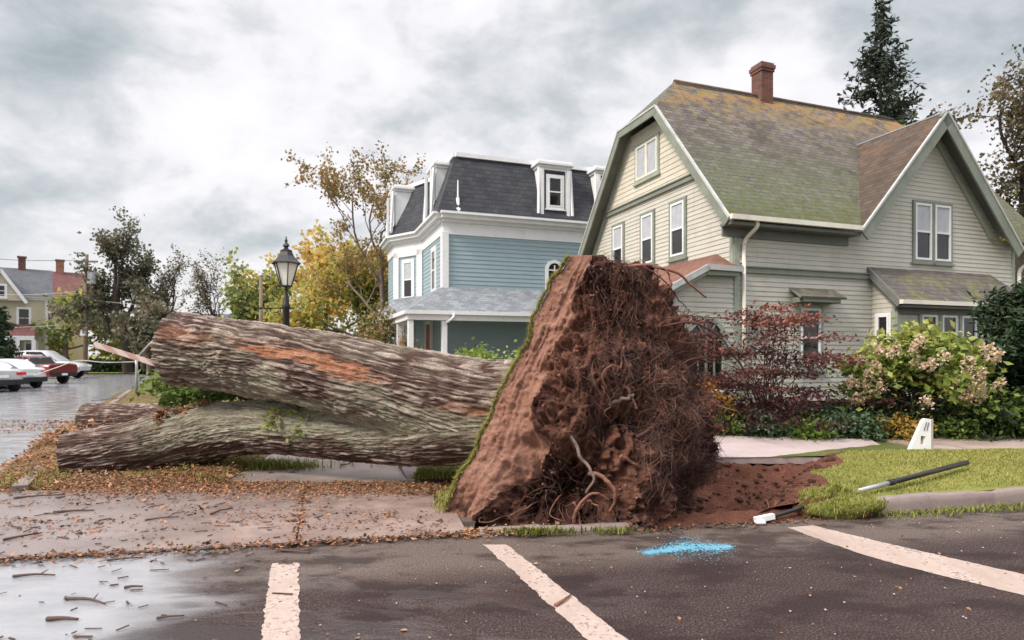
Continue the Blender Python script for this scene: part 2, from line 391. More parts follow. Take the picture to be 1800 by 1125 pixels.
# ------------------------------------------------------------------ ground materials
def asphalt():
    m, nt, b = mat('wet_asphalt', .5, .5); p = geoco(nt)
    sx = N(nt, 'ShaderNodeSeparateXYZ'); nt.links.new(p, sx.inputs[0])
    fine = noise(nt, p, 70, 3, .7); grit = noise(nt, p, 190, 2, .6); big = noise(nt, stretch(nt, p, (.38, 1.0, 1)), 1.1, 6, .62, .4); mid = noise(nt, stretch(nt, p, (.5, 1, 1)), 3.1, 6, .65)
    left = sstep(nt, math_(nt, 'ADD', sx.outputs[0], math_(nt, 'MULTIPLY', big, 2.2)), -.75, -1.75)     # left side, paler: sky reflection painted into the base grey
    base = ramp(nt, fine, [(.30, (.014, .008, .008)), (.50, (.042, .027, .025)), (.62, (.09, .065, .058)), (.74, (.26, .21, .195))])
    sky_sheen = ramp(nt, mid, [(.3, (.23, .23, .245)), (.7, (.35, .35, .365))])
    base = mix(nt, left, base, sky_sheen)
    # coarser worn band in front of the kerb
    kd = math_(nt, 'SUBTRACT', sx.outputs[1], math_(nt, 'MULTIPLY_ADD', sx.outputs[0], .2, 4.75))
    band = math_(nt, 'MULTIPLY', sstep(nt, math_(nt, 'ADD', kd, math_(nt, 'MULTIPLY', big, .5)), -.05, .45), math_(nt, 'SUBTRACT', 1.0, left))
    agg = ramp(nt, math_(nt, 'ADD', math_(nt, 'MULTIPLY', grit, .5), math_(nt, 'MULTIPLY', fine, .5)), [(.36, (.045, .032, .028)), (.52, (.13, .10, .086)), (.68, (.33, .27, .235))])
    base = mix(nt, math_(nt, 'MULTIPLY', band, .8), base, agg)
    dampn = sstep(nt, math_(nt, 'ADD', math_(nt, 'MULTIPLY', mid, .6), math_(nt, 'MULTIPLY', big, .4)), .46, .56)
    base = mix(nt, math_(nt, 'MULTIPLY', math_(nt, 'MULTIPLY', dampn, math_(nt, 'SUBTRACT', 1.0, left)), .7), base, (.022, .013, .013))
    setc(nt, b, base)
    wet = math_(nt, 'MAXIMUM', math_(nt, 'MULTIPLY', left, 1.0), math_(nt, 'MULTIPLY', math_(nt, 'MULTIPLY', sstep(nt, big, .46, .56), sstep(nt, sx.outputs[0], 1.6, -.6)), 1.0))
    wet = math_(nt, 'MULTIPLY', wet, math_(nt, 'SUBTRACT', 1.0, math_(nt, 'MULTIPLY', band, .6)))
    wet = math_(nt, 'SUBTRACT', wet, math_(nt, 'MULTIPLY', math_(nt, 'MULTIPLY', sstep(nt, mid, .47, .6), .5), math_(nt, 'SUBTRACT', 1.0, math_(nt, 'MULTIPLY', left, .65))), 0, True)
    r = N(nt, 'ShaderNodeMapRange'); nt.links.new(wet, r.inputs[0]); r.inputs[3].default_value = .68; r.inputs[4].default_value = .11
    setr(nt, b, r.outputs[0]); b.inputs['IOR'].default_value = 1.65
    q = N(nt, 'ShaderNodeMapRange'); nt.links.new(wet, q.inputs[0]); q.inputs[3].default_value = .10; q.inputs[4].default_value = .6; nt.links.new(q.outputs[0], b.inputs['Specular IOR Level'])
    bump(nt, b, math_(nt, 'MULTIPLY', fine, math_(nt, 'SUBTRACT', 1.15, wet)), .6, .010)
    return m
def concrete(name, c0, c1, wetx=None, rough=.7):
    m, nt, b = mat(name, rough, .35); p = geoco(nt)
    sx = N(nt, 'ShaderNodeSeparateXYZ'); nt.links.new(p, sx.inputs[0])
    n = noise(nt, stretch(nt, p, (.6, 1, 1)), 2.3, 7, .68, .3); f = noise(nt, p, 60, 3, .7)
    c = ramp(nt, math_(nt, 'ADD', math_(nt, 'MULTIPLY', n, .75), math_(nt, 'MULTIPLY', f, .25)), [(.33, c0), (.66, c1)])
    st = sstep(nt, noise(nt, p, .9, 6, .7, .5), .5, .68)
    c = mix(nt, math_(nt, 'MULTIPLY', st, .55), c, (c0[0]*.55, c0[1]*.48, c0[2]*.45))
    if wetx:
        big = noise(nt, stretch(nt, p, (.5, 1, 1)), 1.0, 6, .6, .4)
        w = sstep(nt, math_(nt, 'ADD', sx.outputs[0], math_(nt, 'MULTIPLY', big, 3.4)), wetx[0], wetx[1])
        c = mix(nt, math_(nt, 'MULTIPLY', w, .45), c, (.20, .19, .195))
        r = N(nt, 'ShaderNodeMapRange'); nt.links.new(w, r.inputs[0]); r.inputs[3].default_value = rough; r.inputs[4].default_value = .24
        setr(nt, b, r.outputs[0]); b.inputs['IOR'].default_value = 1.7
    setc(nt, b, c); bump(nt, b, math_(nt, 'ADD', f, n), .3, .008); return m
def soilmat(name, cols, bs=.8):
    m, nt, b = mat(name, .9, .15); p = geoco(nt)
    n = noise(nt, p, 3.2, 8, .68, .4); f = noise(nt, p, 34, 6, .72)
    c = ramp(nt, math_(nt, 'ADD', math_(nt, 'MULTIPLY', n, .6), math_(nt, 'MULTIPLY', f, .4)), [(.3+.4*i/(len(cols)-1), k) for i, k in enumerate(cols)])
    setc(nt, b, c); bump(nt, b, math_(nt, 'ADD', f, math_(nt, 'MULTIPLY', n, 1.2)), bs, .06); return m
def grassbase(name, a, b_, c_):
    m, nt, b = mat(name, .9, .15); p = geoco(nt)
    n = noise(nt, p, 1.3, 6, .65); f = noise(nt, p, 30, 5, .7)
    c = ramp(nt, math_(nt, 'ADD', math_(nt, 'MULTIPLY', n, .6), math_(nt, 'MULTIPLY', f, .4)), [(.32, a), (.5, b_), (.66, c_)])
    setc(nt, b, c); bump(nt, b, f, .8, .03); return m
M['asphalt'] = asphalt()
M['concrete'] = concrete('damp_pink_concrete', (.14, .093, .078), (.335, .245, .215), (1.0, -3.4), .5)
M['slab'] = concrete('sidewalk_concrete', (.36, .29, .28), (.47, .39, .38), None, .6)
M['walk'] = concrete('far_sidewalk_concrete', (.30, .235, .20), (.40, .32, .28), None, .7)
M['kerb'] = concrete('kerb_concrete', (.17, .125, .115), (.27, .215, .20), None, .75)
M['soil'] = soilmat('red_soil', [(.07, .030, .021), (.135, .054, .036), (.20, .085, .056), (.27, .13, .09)], 1.0)
M['rootsoil2'] = soilmat('damp_dark_soil', [(.04, .018, .013), (.09, .04, .028), (.14, .065, .045)], .9)
M['lawn'] = grassbase('lawn_turf', (.10, .115, .03), (.18, .19, .045), (.27, .26, .075))
M['lawn_dull'] = grassbase('rough_grass', (.05, .065, .02), (.09, .11, .03), (.15, .14, .05))
M['leafbed'] = grassbase('leaf_covered_verge', (.07, .075, .025), (.13, .095, .04), (.24, .15, .065))
M['gardensoil'] = grassbase('garden_bed', (.03, .03, .015), (.05, .05, .022), (.075, .065, .03))
def paint_line():
    m, nt, b = mat('worn_line_paint', .5, .4); p = geoco(nt)
    n = noise(nt, p, 26, 7, .72); s = noise(nt, stretch(nt, p, (1, .4, 1)), 3, 6, .7)
    c = ramp(nt, s, [(.3, (.31, .23, .195)), (.65, (.47, .375, .325))])
    c = mix(nt, sstep(nt, math_(nt, 'ADD', math_(nt, 'MULTIPLY', n, .6), math_(nt, 'MULTIPLY', s, .4)), .52, .60), c, (.15, .11, .10)); setc(nt, b, c); bump(nt, b, n, .3, .006); return m
M['line'] = paint_line()

# ------------------------------------------------------------------ ground, street, kerb
KX = np.array([-9, -4.18, -.37, 1.27, 3.66, 5.85, 12, 70]); KY = np.array([4.1, 4.92, 5.63, 5.88, 6.37, 6.85, 8.2, 21])
def kerbY(x): return np.interp(x, KX, KY)
def walkY(x): return 9.65+.12*(np.asarray(x)-6.4)

g = MB(); g.poly([(-900, -900, -.9), (900, -900, -.9), (900, 900, -.9), (-900, 900, -.9)])
struct(g, 'ground', M['lawn_dull'])
g = MB()
edge = [(x, float(kerbY(x)), 0) for x in (70, 30, 12, 8, 5.85, 4.7, 3.66, 2.5, 1.27, .4, -.37)]
g.poly([(-90, -20, 0), (70, -20, 0)]+edge+[(-.37, 7.7, 0), (-5.9, 7.8, 0), (-7.7, 10.3, 0), (-12.2, 18.3, 0), (-17, 27, 0), (-27.5, 46, 0), (-31, 50.5, 0), (-90, 50.5, 0)])
street = struct(g, 'street', M['asphalt'])

# concrete apron and driveway, a joint between its bays
jx0, jx1 = -2.03, -1.55
g = MB()
def cpoly(p): g.prism([(x, y, .012) for x, y in p], (0, 0, .016))
cpoly([(-9, 4.12), (-4.18, 4.94), (-1.93, 5.36), (-2.66, 7.74), (-9, 7.0)])
cpoly([(-1.91, 5.365), (-.42, 5.65), (-.62, 6.5), (-1.3, 7.74), (-2.63, 7.74)])
cpoly([(-3.75, 7.77), (-1.3, 7.77), (-1.0, 16), (-1.0, 26), (-6.0, 26), (-4.6, 14)])
struct(g, 'driveway', M['concrete'])

# painted bay lines and a sprayed blue utility mark, sheets lying on the asphalt
def line(name, P, label):
    a = [gr(*p) for p in P]; n = 70; h = len(a)//2
    l, r = spline(a[:h], n), spline(a[h:], n)
    rr = np.random.default_rng(len(P)+int(P[0][0]))
    l[:, 0] += (n2(np.arange(n)*.35, np.zeros(n), 1, 3)-.5)*.04+rr.normal(0, .004, n); r[:, 0] += (n2(np.arange(n)*.35, np.zeros(n), 1, 9)-.5)*.04+rr.normal(0, .004, n); l[:, 2] = r[:, 2] = .004
    gg = MB(); gg.grid(np.stack([l, r], 1), smooth=False)
    o = gg.build(name, M['line'], street); o['label'] = label
line('parking_line', [(478, 990), (467, 1060), (452, 1180), (524, 990), (526, 1060), (530, 1180)], 'short upright worn white line in front of the driveway')
line('parking_line', [(850, 958), (935, 1035), (1075, 1165), (890, 958), (990, 1035), (1150, 1165)], 'diagonal white line left of the blue paint mark')
line('parking_line', [(1384, 928), (1540, 982), (1850, 1060), (1428, 924), (1570, 958), (1850, 1022)], 'long white line running to the right of the blue paint mark')
def spray():
    m, nt, b = mat('sky_blue_marking_paint', .5, .4); p = geoco(nt)
    n = noise(nt, p, 40, 4, .7)
    setc(nt, b, ramp(nt, n, [(.3, (.08, .28, .40)), (.7, (.19, .42, .53))]))
    rr = np.random.default_rng(5); gg = MB()
    A = [gr(1134, 973), gr(1175, 967), gr(1210, 962), gr(1250, 963), gr(1284, 961)]
    L = spline(A, 120)
    for w0, cnt, sz in ((.030, 420, .010), (.065, 950, .006), (.13, 1300, .0035)):
        i = rr.integers(0, 120, cnt); t = i/120
        wid = w0*(.45+1.1*np.exp(-((t-.55)/.25)**2))
        x = L[i, 0]+rr.normal(0, .02, cnt); y = L[i, 1]+rr.normal(0, 1, cnt)*wid
        for k in range(cnt):
            s = sz*rr.uniform(.5, 1.3); a0 = rr.uniform(0, 6)
            gg.poly([(x[k]+s*cos(a0+q*pi/3)*1.4, y[k]+s*sin(a0+q*pi/3), .004+.000001*k) for q in range(6)])
    gg.build('spray_mark', m, street)['label'] = 'sky blue sprayed utility mark on the asphalt'
spray()

# kerb: broken off in front of the root plate, standing again to the right
def kerb(xs, h, name, d=.15, seed=1):
    gg = MB(); x = np.arange(xs[0], xs[1], .09); y = kerbY(x)
    rows = []
    nz = (n2(x, x*0, 2.2, seed)-.5)
    for oy, oz in ((0, -.03), (.012, h*.55), (.03, h*.93), (.06, h), (d*.7, h), (d, h*.9), (d+.01, -.1)):
        rows.append(np.stack([x, y+oy+nz*.06, oz+nz*.05*(oz > .01)+(n2(x, x*0+oy, 9, seed+3)-.5)*.03*(oz > .01)], 1))
    gg.grid(np.stack(rows, 1)); gg.poly(np.stack(rows, 1)[0]); gg.poly(np.stack(rows, 1)[-1][::-1])
    return struct(gg, name, M['kerb'])
kerb((3.75, 16), .15, 'kerb', .18)
kerb((-.3, 1.28), .045, 'kerb', .12, 4)

# verge between kerb and sidewalk: lawn to the right, the crater torn open where the root plate stood
def crater(X, Y):
    d = ((X-3.2)*3.0-(Y-6.4)*2.0)/3.6056       # + to the right of the torn edge
    return -d+(n2(X, Y, 1.6, 9)-.5)*.55
def vergeZ(X, Y):
    s = crater(X, Y); c = np.clip(s/.75, 0, 1); c = c*c*(3-2*c)
    ky = kerbY(X); rise = np.clip((Y-ky)/.9, 0, 1)
    lawn = .125+.10*rise*(1-np.clip((Y-8.2)/1.6, 0, 1))+(n2(X, Y, .9, 3)-.5)*.10
    t = np.clip((Y-ky)/3.2, 0, 1)
    pit = -.02-.68*np.clip(t*2.6, 0, 1)**.8*np.clip((.93-t)/.36, 0, 1)**.8*np.clip((s)/1.0, 0, 1)+(n2(X, Y, 2.4, 5, 5)-.5)*.30*np.clip(t*5, .12, 1)+(n2(X, Y, 6, 6, 5)-.5)*.22*np.clip(t*6, .2, 1)
    return lawn*(1-c)+pit*c
nx, ny = 330, 110
xs = np.linspace(-.36, 14, nx); tt = np.linspace(0, 1, ny)
X = np.repeat(xs[:, None], ny, 1); Y = kerbY(X)+.10+tt[None]*(walkY(X)+.1-kerbY(X)-.10)
Z = vergeZ(X, Y); V = np.stack([X, Y, Z], -1)
cm = crater(X, Y)[:-1, :-1] > .02
gg = MB(); gg.grid(V, mask=~cm); struct(gg, 'lawn', M['lawn'])
gg = MB(); gg.grid(V, mask=cm); struct(gg, 'crater', M['soil'])
# loose soil spilt over the broken kerb onto the asphalt
xs = np.linspace(1.15, 3.9, 90); tt = np.linspace(0, 1, 18)
X = np.repeat(xs[:, None], 18, 1); e = (n2(X, X*0, 3.0, 21)-.2)*.34
Y = kerbY(X)+.14-tt[None]*(e*.8*np.clip((3.9-X)/.5, 0, 1)*np.clip((X-1.1)/.4, 0, 1)+.06); Z = .006+(.09*(1-tt[None])**1.5)*(n2(X, Y, 7, 22)*.9+.3)
gg = MB(); gg.grid(np.stack([X, Y, Z], -1)); struct(gg, 'crater', M['soil'])

# sidewalk beyond, back lawns, verge at the corner
gg = MB(); x = [6.98, 7.6, 9.1, 10.6, 12.1, 13.6, 15.1, 30, 70]
for a, b in zip(x[:-1], x[1:]):
    b -= .015; gg.prism([(a, walkY(a), .02), (b, walkY(b), .02), (b-.15, walkY(b)+1.5, .02), (a-.15, walkY(a)+1.5, .02)], (0, 0, .10))
struct(gg, 'sidewalk', M['walk'])
gg = MB(); gg.poly([(x, y, .09) for x, y in [(-1.28, 7.75), (-.38, 7.75), (-.38, 8.95), (3, walkY(3)+.05), (6.4, walkY(6.4)+.05), (14, walkY(14)+.05), (80, 19), (400, 400), (-215, 400), (-41, 70), (-17.4, 28), (-17, 26), (-6.1, 26.02), (-.98, 26.02), (-.98, 16)]])
struct(gg, 'lawn', M['lawn_dull'])
gg = MB(); gg.poly([(x, y, .09) for x, y in [(2.6, 11.0), (16, 12.6), (16.5, 24), (3.5, 19), (1.5, 14)]]); 
for v in gg.v: v[:, 2] = .12
struct(gg, 'garden_bed', M['gardensoil'])
gg = MB(); gg.poly([(x, y, .08) for x, y in [(-31.3, 50.5), (-44.6, 75), (-215, 390), (-500, 400), (-500, 50.5)]]); struct(gg, 'lawn', M['lawn'])
u, v = np.meshgrid(np.linspace(0, 1, 60), np.linspace(0, 1, 90)**1.4, indexing='ij')
def cornerV(u, v):
    a = np.array([-6.6, 7.35]); b = np.array([-3.72, 7.72]); c = np.array([-17.0, 26.0]); d = np.array([-6.0, 26.0])
    P = (1-u)[..., None]*(1-v)[..., None]*a+u[..., None]*(1-v)[..., None]*b+(1-u)[..., None]*v[..., None]*c+u[..., None]*v[..., None]*d
    ed = np.minimum(np.minimum(u, 1-u)*12, np.minimum(v*14, 1)); z = .03+.06*np.clip(ed, 0, 1)+(n2(P[..., 0], P[..., 1], 1.4, 31)-.4)*.13*np.clip(ed, 0, 1)
    return np.concatenate([P, z[..., None]], -1)
gg = MB(); gg.grid(cornerV(u, v)); struct(gg, 'verge', M['leafbed'])
# kerb stones along the side street
gg = MB(); L = np.array([(-6.0, 7.35), (-7.75, 10.3), (-12.3, 18.3), (-17.1, 27)]); 
for a, b in zip(L[:-1], L[1:]): gg.bar((a[0], a[1], .04), (b[0], b[1], .04), .16, .11)
struct(gg, 'kerb', M['kerb'])
# ------------------------------------------------------------------ house building kit (local frame: u along the street front, v back, z up)
D1 = np.array([.943, .333, 0]); D2 = np.array([-.333, .943, 0]); HRZ = atan2(.333, .943)
def clap(mb, poly, o, du, dn, row=.115, out=.016, mat_=0):
    """lapped boards filling a convex polygon given as (s,z); o origin, du direction along wall, dn outward normal"""
    o = np.asarray(o, float); du = np.asarray(du, float); dn = np.asarray(dn, float)
    P = np.asarray(poly, float); z0, z1 = P[:, 1].min(), P[:, 1].max()
    def span(z):
        z = min(max(z, z0+1e-5), z1-1e-5); xs = []
        for i in range(len(P)):
            a, b = P[i], P[(i+1) % len(P)]
            if (a[1]-z)*(b[1]-z) <= 0 and a[1] != b[1]: xs.append(a[0]+(b[0]-a[0])*(z-a[1])/(b[1]-a[1]))
        return min(xs), max(xs)
    vs = []; n = max(1, int(round((z1-z0)/row))); r = (z1-z0)/n
    pt = lambda s, z, d: o+du*s+dn*d+np.array([0, 0, z])
    for i in range(n):
        a, b = z0+i*r, z0+(i+1)*r
        l0, r0 = span(a); l1, r1 = span(b)
        vs += [pt(l0, a, out), pt(r0, a, out), pt(r1, b, .002), pt(l1, b, .002), pt(l0, a, .002), pt(r0, a, .002), pt(r0, a, out), pt(l0, a, out)]
    v = np.array(vs); q = np.arange(len(v)).reshape(-1, 4)
    mb.add(v, q, mat_)
def frameM(du, dn): return np.array([[du[0], dn[0], 0], [du[1], dn[1], 0], [0, 0, 1.0]])
def rect_frame(mb, o, du, dn, s, z, w, h, t, d, d0=0.0, sill=0.0):
    Mx = frameM(du, dn); o = np.asarray(o, float)
    P = lambda a, c: o+np.asarray(du)*a+np.asarray(dn)*(d0+d/2)+np.array([0, 0, c])
    mb.box(P(s-w/2+t/2, z), (t, d, h), Mx); mb.box(P(s+w/2-t/2, z), (t, d, h), Mx)
    mb.box(P(s, z+h/2-t/2), (w-2*t, d-.002, t), Mx); mb.box(P(s, z-h/2+t/2), (w-2*t, d-.002, t), Mx)
    if sill: mb.box(o+np.asarray(du)*s+np.asarray(dn)*(d0+d/2+sill/2)+np.array([0, 0, z-h/2-.026]), (w+.10, d+sill, .05), Mx)
def sash_window(root, o, du, dn, s, z, w, h, trim='green_trim', frame='white', tt=.085, kind='double', curtain=True, hood=False):
    """window > frame, pane, curtain ; trim board around it"""
    o = np.asarray(o, float); du = np.asarray(du, float); dn = np.asarray(dn, float); Mx = frameM(du, dn)
    mb = MB(); rect_frame(mb, o, du, dn, s, z, w+2*tt, h+2*tt, tt, .045, .006, .03)
    win = mb.build('window', M[trim], root)
    mb = MB(); rect_frame(mb, o, du, dn, s, z, w-.004, h-.004, .055, .05, .012)
    if kind == 'double': mb.box(o+du*s+dn*.042+np.array([0, 0, z]), (w-.12, .04, .05), Mx)
    elif kind == 'casement': mb.box(o+du*s+dn*.042+np.array([0, 0, z]), (.10, .045, h-.12), Mx)
    elif kind == 'mullion': mb.box(o+du*s+dn*.042+np.array([0, 0, z]), (.05, .045, h-.12), Mx)
    mb.build('frame', M[frame], win)
    mb = MB(); P = lambda a, c, d: o+du*a+dn*d+np.array([0, 0, c])
    mb.poly([P(s-w/2+.03, z-h/2+.03, .030), P(s+w/2-.03, z-h/2+.03, .030), P(s+w/2-.03, z+h/2-.03, .030), P(s-w/2+.03, z+h/2-.03, .030)])
    mb.build('pane', M['glass'], win)
    if curtain:
        mb = MB(); d = .032
        n = 24; x = np.linspace(s-w/2+.05, s+w/2-.05, n); dz = .0012*np.sin(np.arange(n)*2.1)
        top = np.array([P(a, z+h/2-.05, d+.002+e) for a, e in zip(x, dz)]); bot = np.array([P(a, z+.02 if kind == 'double' else z-h/2+.06, d+.002+e) for a, e in zip(x, dz)])
        mb.grid(np.stack([top, bot], 1)); mb.build('blind', M['blind'], win)
    return win
def slab_roof(mb, quad, th=.09, mat_=0, matside=1):
    q = np.asarray(quad, float); n = np.cross(q[1]-q[0], q[-1]-q[0]); n /= np.linalg.norm(n)
    if n[2] < 0: n = -n
    k = len(q); v = np.concatenate([q, q-n*th]); mb.add(v, [list(range(k))], mat_)
    mb.add(v, [list(range(k, 2*k))[::-1]]+[[i, i+k, (i+1) % k+k, (i+1) % k] for i in range(k)], matside)
def roof_uv(o, along, up):
    """uv in metres: along the eave and up the slope"""
    o = np.asarray(o, float); a = np.asarray(along, float); a = a/np.linalg.norm(a); u = np.asarray(up, float); u = u/np.linalg.norm(u)
    return lambda W: np.stack([(W-o)@a, (W-o)@u], 1)
M['blind'] = plain('pale_window_blind', (.40, .42, .45), .35, .12, 5, spec=.5)
EX, EY, EZ = np.array([1., 0, 0]), np.array([0, 1., 0]), np.array([0, 0, 1.])

# ------------------------------------------------------------------ the beige house
bh = thing('house', 'beige clapboard house with mossy clipped gable roof beside the root plate', 'house', (5.15, 14, 0), HRZ)
W_, U_ = 7.2, 10.4
sl_ = 1.225; ze = 4.80                       # slope and height of the roof plane above v = -.38
def mz(v): return ze+sl_*(min(v, W_-v)+.38)
RZ = 9.675; rv = W_/2
mb = MB()
clap(mb, [(0, .55), (9.75, .55), (9.75, 4.9), (0, 4.9)], (0, 0, 0), EX, -EY)                                     # street front
clap(mb, [(3.62, 4.9), (9.2, 4.9), (6.41, 7.95)], (0, 0, 0), EX, -EY)                                            # cross gable
clap(mb, [(0, .55), (0, 5.05), (.86, 6.16), (W_-.86, 6.16), (W_, 5.05), (W_, .55)], (0, 0, 0), EY, -EX)          # side gable, lower
wall = mb.build('wall', M['siding_beige'], bh)
mb = MB(); clap(mb, [(.9, 6.26), (2.5, 8.28), (W_-2.5, 8.28), (W_-.9, 6.26)], (-.02, 0, 0), EY, -EX, .14)
mb.build('gable_wall', M['shingle_wall'], bh)
mb = MB(); mb.box((4.88, 3.6, 2.7), (9.70, 7.16, 4.3)); mb.build('core', M['siding_beige'], bh)
mb = MB(); mb.box((4.88, 3.6, .3), (9.6, 7.0, .5)); mb.build('foundation', M['stone'], bh)
for c_, s_ in (((.05, -.012, 2.65), (.12, .05, 4.2)), ((9.7, -.012, 2.65), (.12, .05, 4.2)), ((-.012, .05, 2.65), (.05, .12, 4.2))):       # corner boards and belt courses
    mb = MB(); mb.box(c_, s_); mb.build('corner_board', M['green_pale'], bh)
mb = MB(); mb.box((2.12, -.03, 3.66), (4.0, .075, .13)); mb.box((2.12, -.045, 3.735), (4.0, .11, .03)); mb.build('belt_course', M['green_trim'], bh)
mb = MB(); mb.box((-.035, rv, 6.21), (.10, W_-1.64, .12)); mb.box((-.05, rv, 6.29), (.14, W_-1.7, .035)); mb.build('belt_course', M['green_trim'], bh)
# main roof: two slopes, clipped ends, valley left by the cross gable
JZ = 8.426; jv = 2.58; RU0 = .85; OV = -.42; UE = 10.9
def P3(u, v, z): return np.array([u, v, z])
vy = P3(3.55, -.38, ze); vtop = P3(6.41, (8.02-ze)/sl_-.38, 8.02); vr = P3(9.3, -.38, ze)
fr = [P3(OV, -.38, ze), vy, vtop, vr, P3(UE, -.38, ze), P3(UE, jv-.0, JZ), P3(UE-1.25, rv, RZ), P3(RU0, rv, RZ), P3(OV, jv, JZ)]
rs = MB(); slab_roof(rs, fr, .10); up = np.array([0, 1, sl_])
ro = rs.build('roof', [M['roof_green'], M['grey_soffit']], bh, uvf=roof_uv((0, -.38, ze), EX, up))
rs = MB(); slab_roof(rs, [P3(OV, W_+.38, ze), P3(OV, W_-jv, JZ), P3(RU0, rv, RZ+.002), P3(UE-1.25, rv, RZ+.002), P3(UE, W_-jv, JZ), P3(UE, W_+.38, ze)], .10)
rs.build('roof', [M['roof_green'], M['grey_soffit']], bh, uvf=roof_uv((0, W_+.38, ze), EX, np.array([0, -1, sl_])))
rs = MB(); slab_roof(rs, [P3(OV, jv, JZ+.003), P3(RU0, rv, RZ+.003), P3(OV, W_-jv, JZ+.003)], .10)
rs.build('roof_clip', [M['roof_green'], M['grey_soffit']], bh, uvf=roof_uv((OV, 0, 6.0), EY, np.array([RU0-OV, 0, RZ-JZ])))
# ridge caps
mb = MB(); mb.tube([(RU0, rv, RZ+.0), (UE-1.3, rv, RZ)], .07, 6); mb.build('ridge_cap', M['roof_brown'], ro, uvf=roof_uv((0, 0, 0), EX, EZ))
# bargeboards of the clipped gable: outer white edge, green board, dark soffit under
M['edge'] = plain('dull_metal_drip_edge', (.44, .45, .44), .5, .15, 4, dirt=(.28, .29, .26))
def barge(mb_w, mb_g, a, b, nrm, up_, wb=.20):
    a = np.asarray(a, float); b = np.asarray(b, float); nrm = np.asarray(nrm, float); up_ = np.asarray(up_, float)
    d = (b-a)/np.linalg.norm(b-a); L = np.linalg.norm(b-a)+.05; s = np.cross(d, nrm); s /= np.linalg.norm(s)
    if s@up_ < 0: s = -s
    Mx = np.stack([d, nrm, s], 1); c = (a+b)/2
    mb_w.box(c+nrm*.025-s*.02, (L, .06, .05), Mx); mb_g.box(c+nrm*.012-s*(.045+wb/2), (L, .045, wb), Mx)
mw, mg = MB(), MB()
e = .0
barge(mw, mg, P3(OV, -.40, ze-.02), P3(OV, jv, JZ), -EX, (0, -1, 1)); barge(mw, mg, P3(OV, W_+.40, ze-.02), P3(OV, W_-jv, JZ), -EX, (0, 1, 1)); barge(mw, mg, P3(OV-.004, jv, JZ), P3(OV-.004, W_-jv, JZ), -EX, EZ)
mw.build('bargeboard_edge', M['edge'], bh); mg.build('bargeboard', M['green_trim'], bh)
for a_, b_, u_ in ((P3(-.03, -.1, ze+.04), P3(-.03, jv-.12, JZ-.18), (0, -1, 1)), (P3(-.03, W_+.1, ze+.04), P3(-.03, W_-jv+.12, JZ-.18), (0, 1, 1))):       # inner frieze boards
    mg = MB(); barge(MB(), mg, a_, b_, -EX, u_, .16); mg.build('frieze_board', M['green_pale'], bh)
# cross gable roof and boards
GA, GL, GR = P3(6.41, -.42, 8.05), P3(3.43, -.42, 4.73), P3(9.42, -.42, 4.60)
gs = (8.05-4.73)/2.98
rs = MB(); slab_roof(rs, [GL, GA, vtop+P3(0, .05, .02), vy+P3(-.08, .04, .0)], .09)
rs.build('gable_roof', [M['roof_brown'], M['grey_soffit']], bh, uvf=roof_uv(GL, EY, GA-GL))
rs = MB(); slab_roof(rs, [GA+P3(0, 0, .002), GR, vr+P3(.1, .04, 0), vtop+P3(0, .05, .022)], .09)
rs.build('gable_roof', [M['roof_brown'], M['grey_soffit']], bh, uvf=roof_uv(GR, EY, GA-GR))
mw, mg = MB(), MB()
barge(mw, mg, GL, GA, -EY, (-1, 0, 1), .27); barge(mw, mg, GR, GA, -EY+P3(0, .0, 0), (1, 0, 1), .27)
mw.build('bargeboard_edge', M['edge'], bh); mg.build('bargeboard', M['green_trim'], bh)
for a_, u_ in ((GL+P3(.62, .38, .35), (-1, 0, 1)), (GR+P3(-.62, .38, .42), (1, 0, 1))):
    mg = MB(); barge(MB(), mg, a_, GA+P3(0, .38, -.28), -EY, u_, .12); mg.build('frieze_board', M['green_pale'], bh)
# eave gutter, soffit, downpipes
mb = MB(); mb.box((1.5, -.43, ze-.03), (3.88, .11, .11)); mb.build('gutter', M['cream'], bh)
mb = MB(); mb.box((1.55, -.2, ze-.15), (3.9, .36, .07)); mb.box((1.55, -.03, ze-.29), (3.8, .05, .22)); mb.build('soffit', M['grey_soffit'], bh)
def downpipe(u, v, z1):
    mb = MB(); mb.tube(spline([(u+.12, v-.36, z1), (u+.12, v-.36, z1-.14), (u+.04, v-.12, z1-.36), (u, v-.08, z1-.5)], 14), .048, 8)
    mb.tube([(u, v-.08, z1-.48), (u, v-.08, .6)], .046, 8)
    for z in (z1-.9, z1-2.3): mb.box((u, v-.05, z), (.14, .06, .03))
    mb.build('downpipe', M['cream'], bh)
downpipe(.22, 0, ze-.06); downpipe(9.86, .0, 4.5)
# windows
for v in (2.16, 3.64, 5.33): sash_window(bh, (0, 0, 0), EY, -EX, v, 5.02, .60, 1.42)
sash_window(bh, (-.02, 0, 0), EY, -EX, 3.64, 7.32, 1.12, .98, 'green_pale', 'cream', .08, 'casement')
for u in (6.09, 6.82): sash_window(bh, (0, 0, 0), EX, -EY, u, 4.94, .60, 1.50, 'green_trim', 'white', .07)
wn = sash_window(bh, (0, 0, 0), EX, -EY, 2.25, 2.1, .62, 1.42, 'green_pale', 'white', .09, curtain=False)
mb = MB(); slab_roof(mb, [P3(1.62, -.03, 3.30), P3(2.96, -.03, 3.30), P3(3.0, -.42, 3.06), P3(1.58, -.42, 3.06)], .05)
hd = mb.build('window_hood', [M['roof_shed'], M['green_trim']], wn, uvf=roof_uv((0, -.42, 3.06), EX, (0, .4, .24)))
mb = MB(); mb.box((2.28, -.2, 2.985), (1.16, .34, .09)); mb.box((1.68, -.17, 2.99), (.08, .28, .12)); mb.box((2.88, -.17, 2.99), (.08, .28, .12)); mb.build('hood_bracket', M['green_trim'], wn)
sash_window(bh, (0, 0, 0), EX, -EY, .56, 2.42, .34, .46, 'green_pale', 'green_pale', .06, 'single', False)
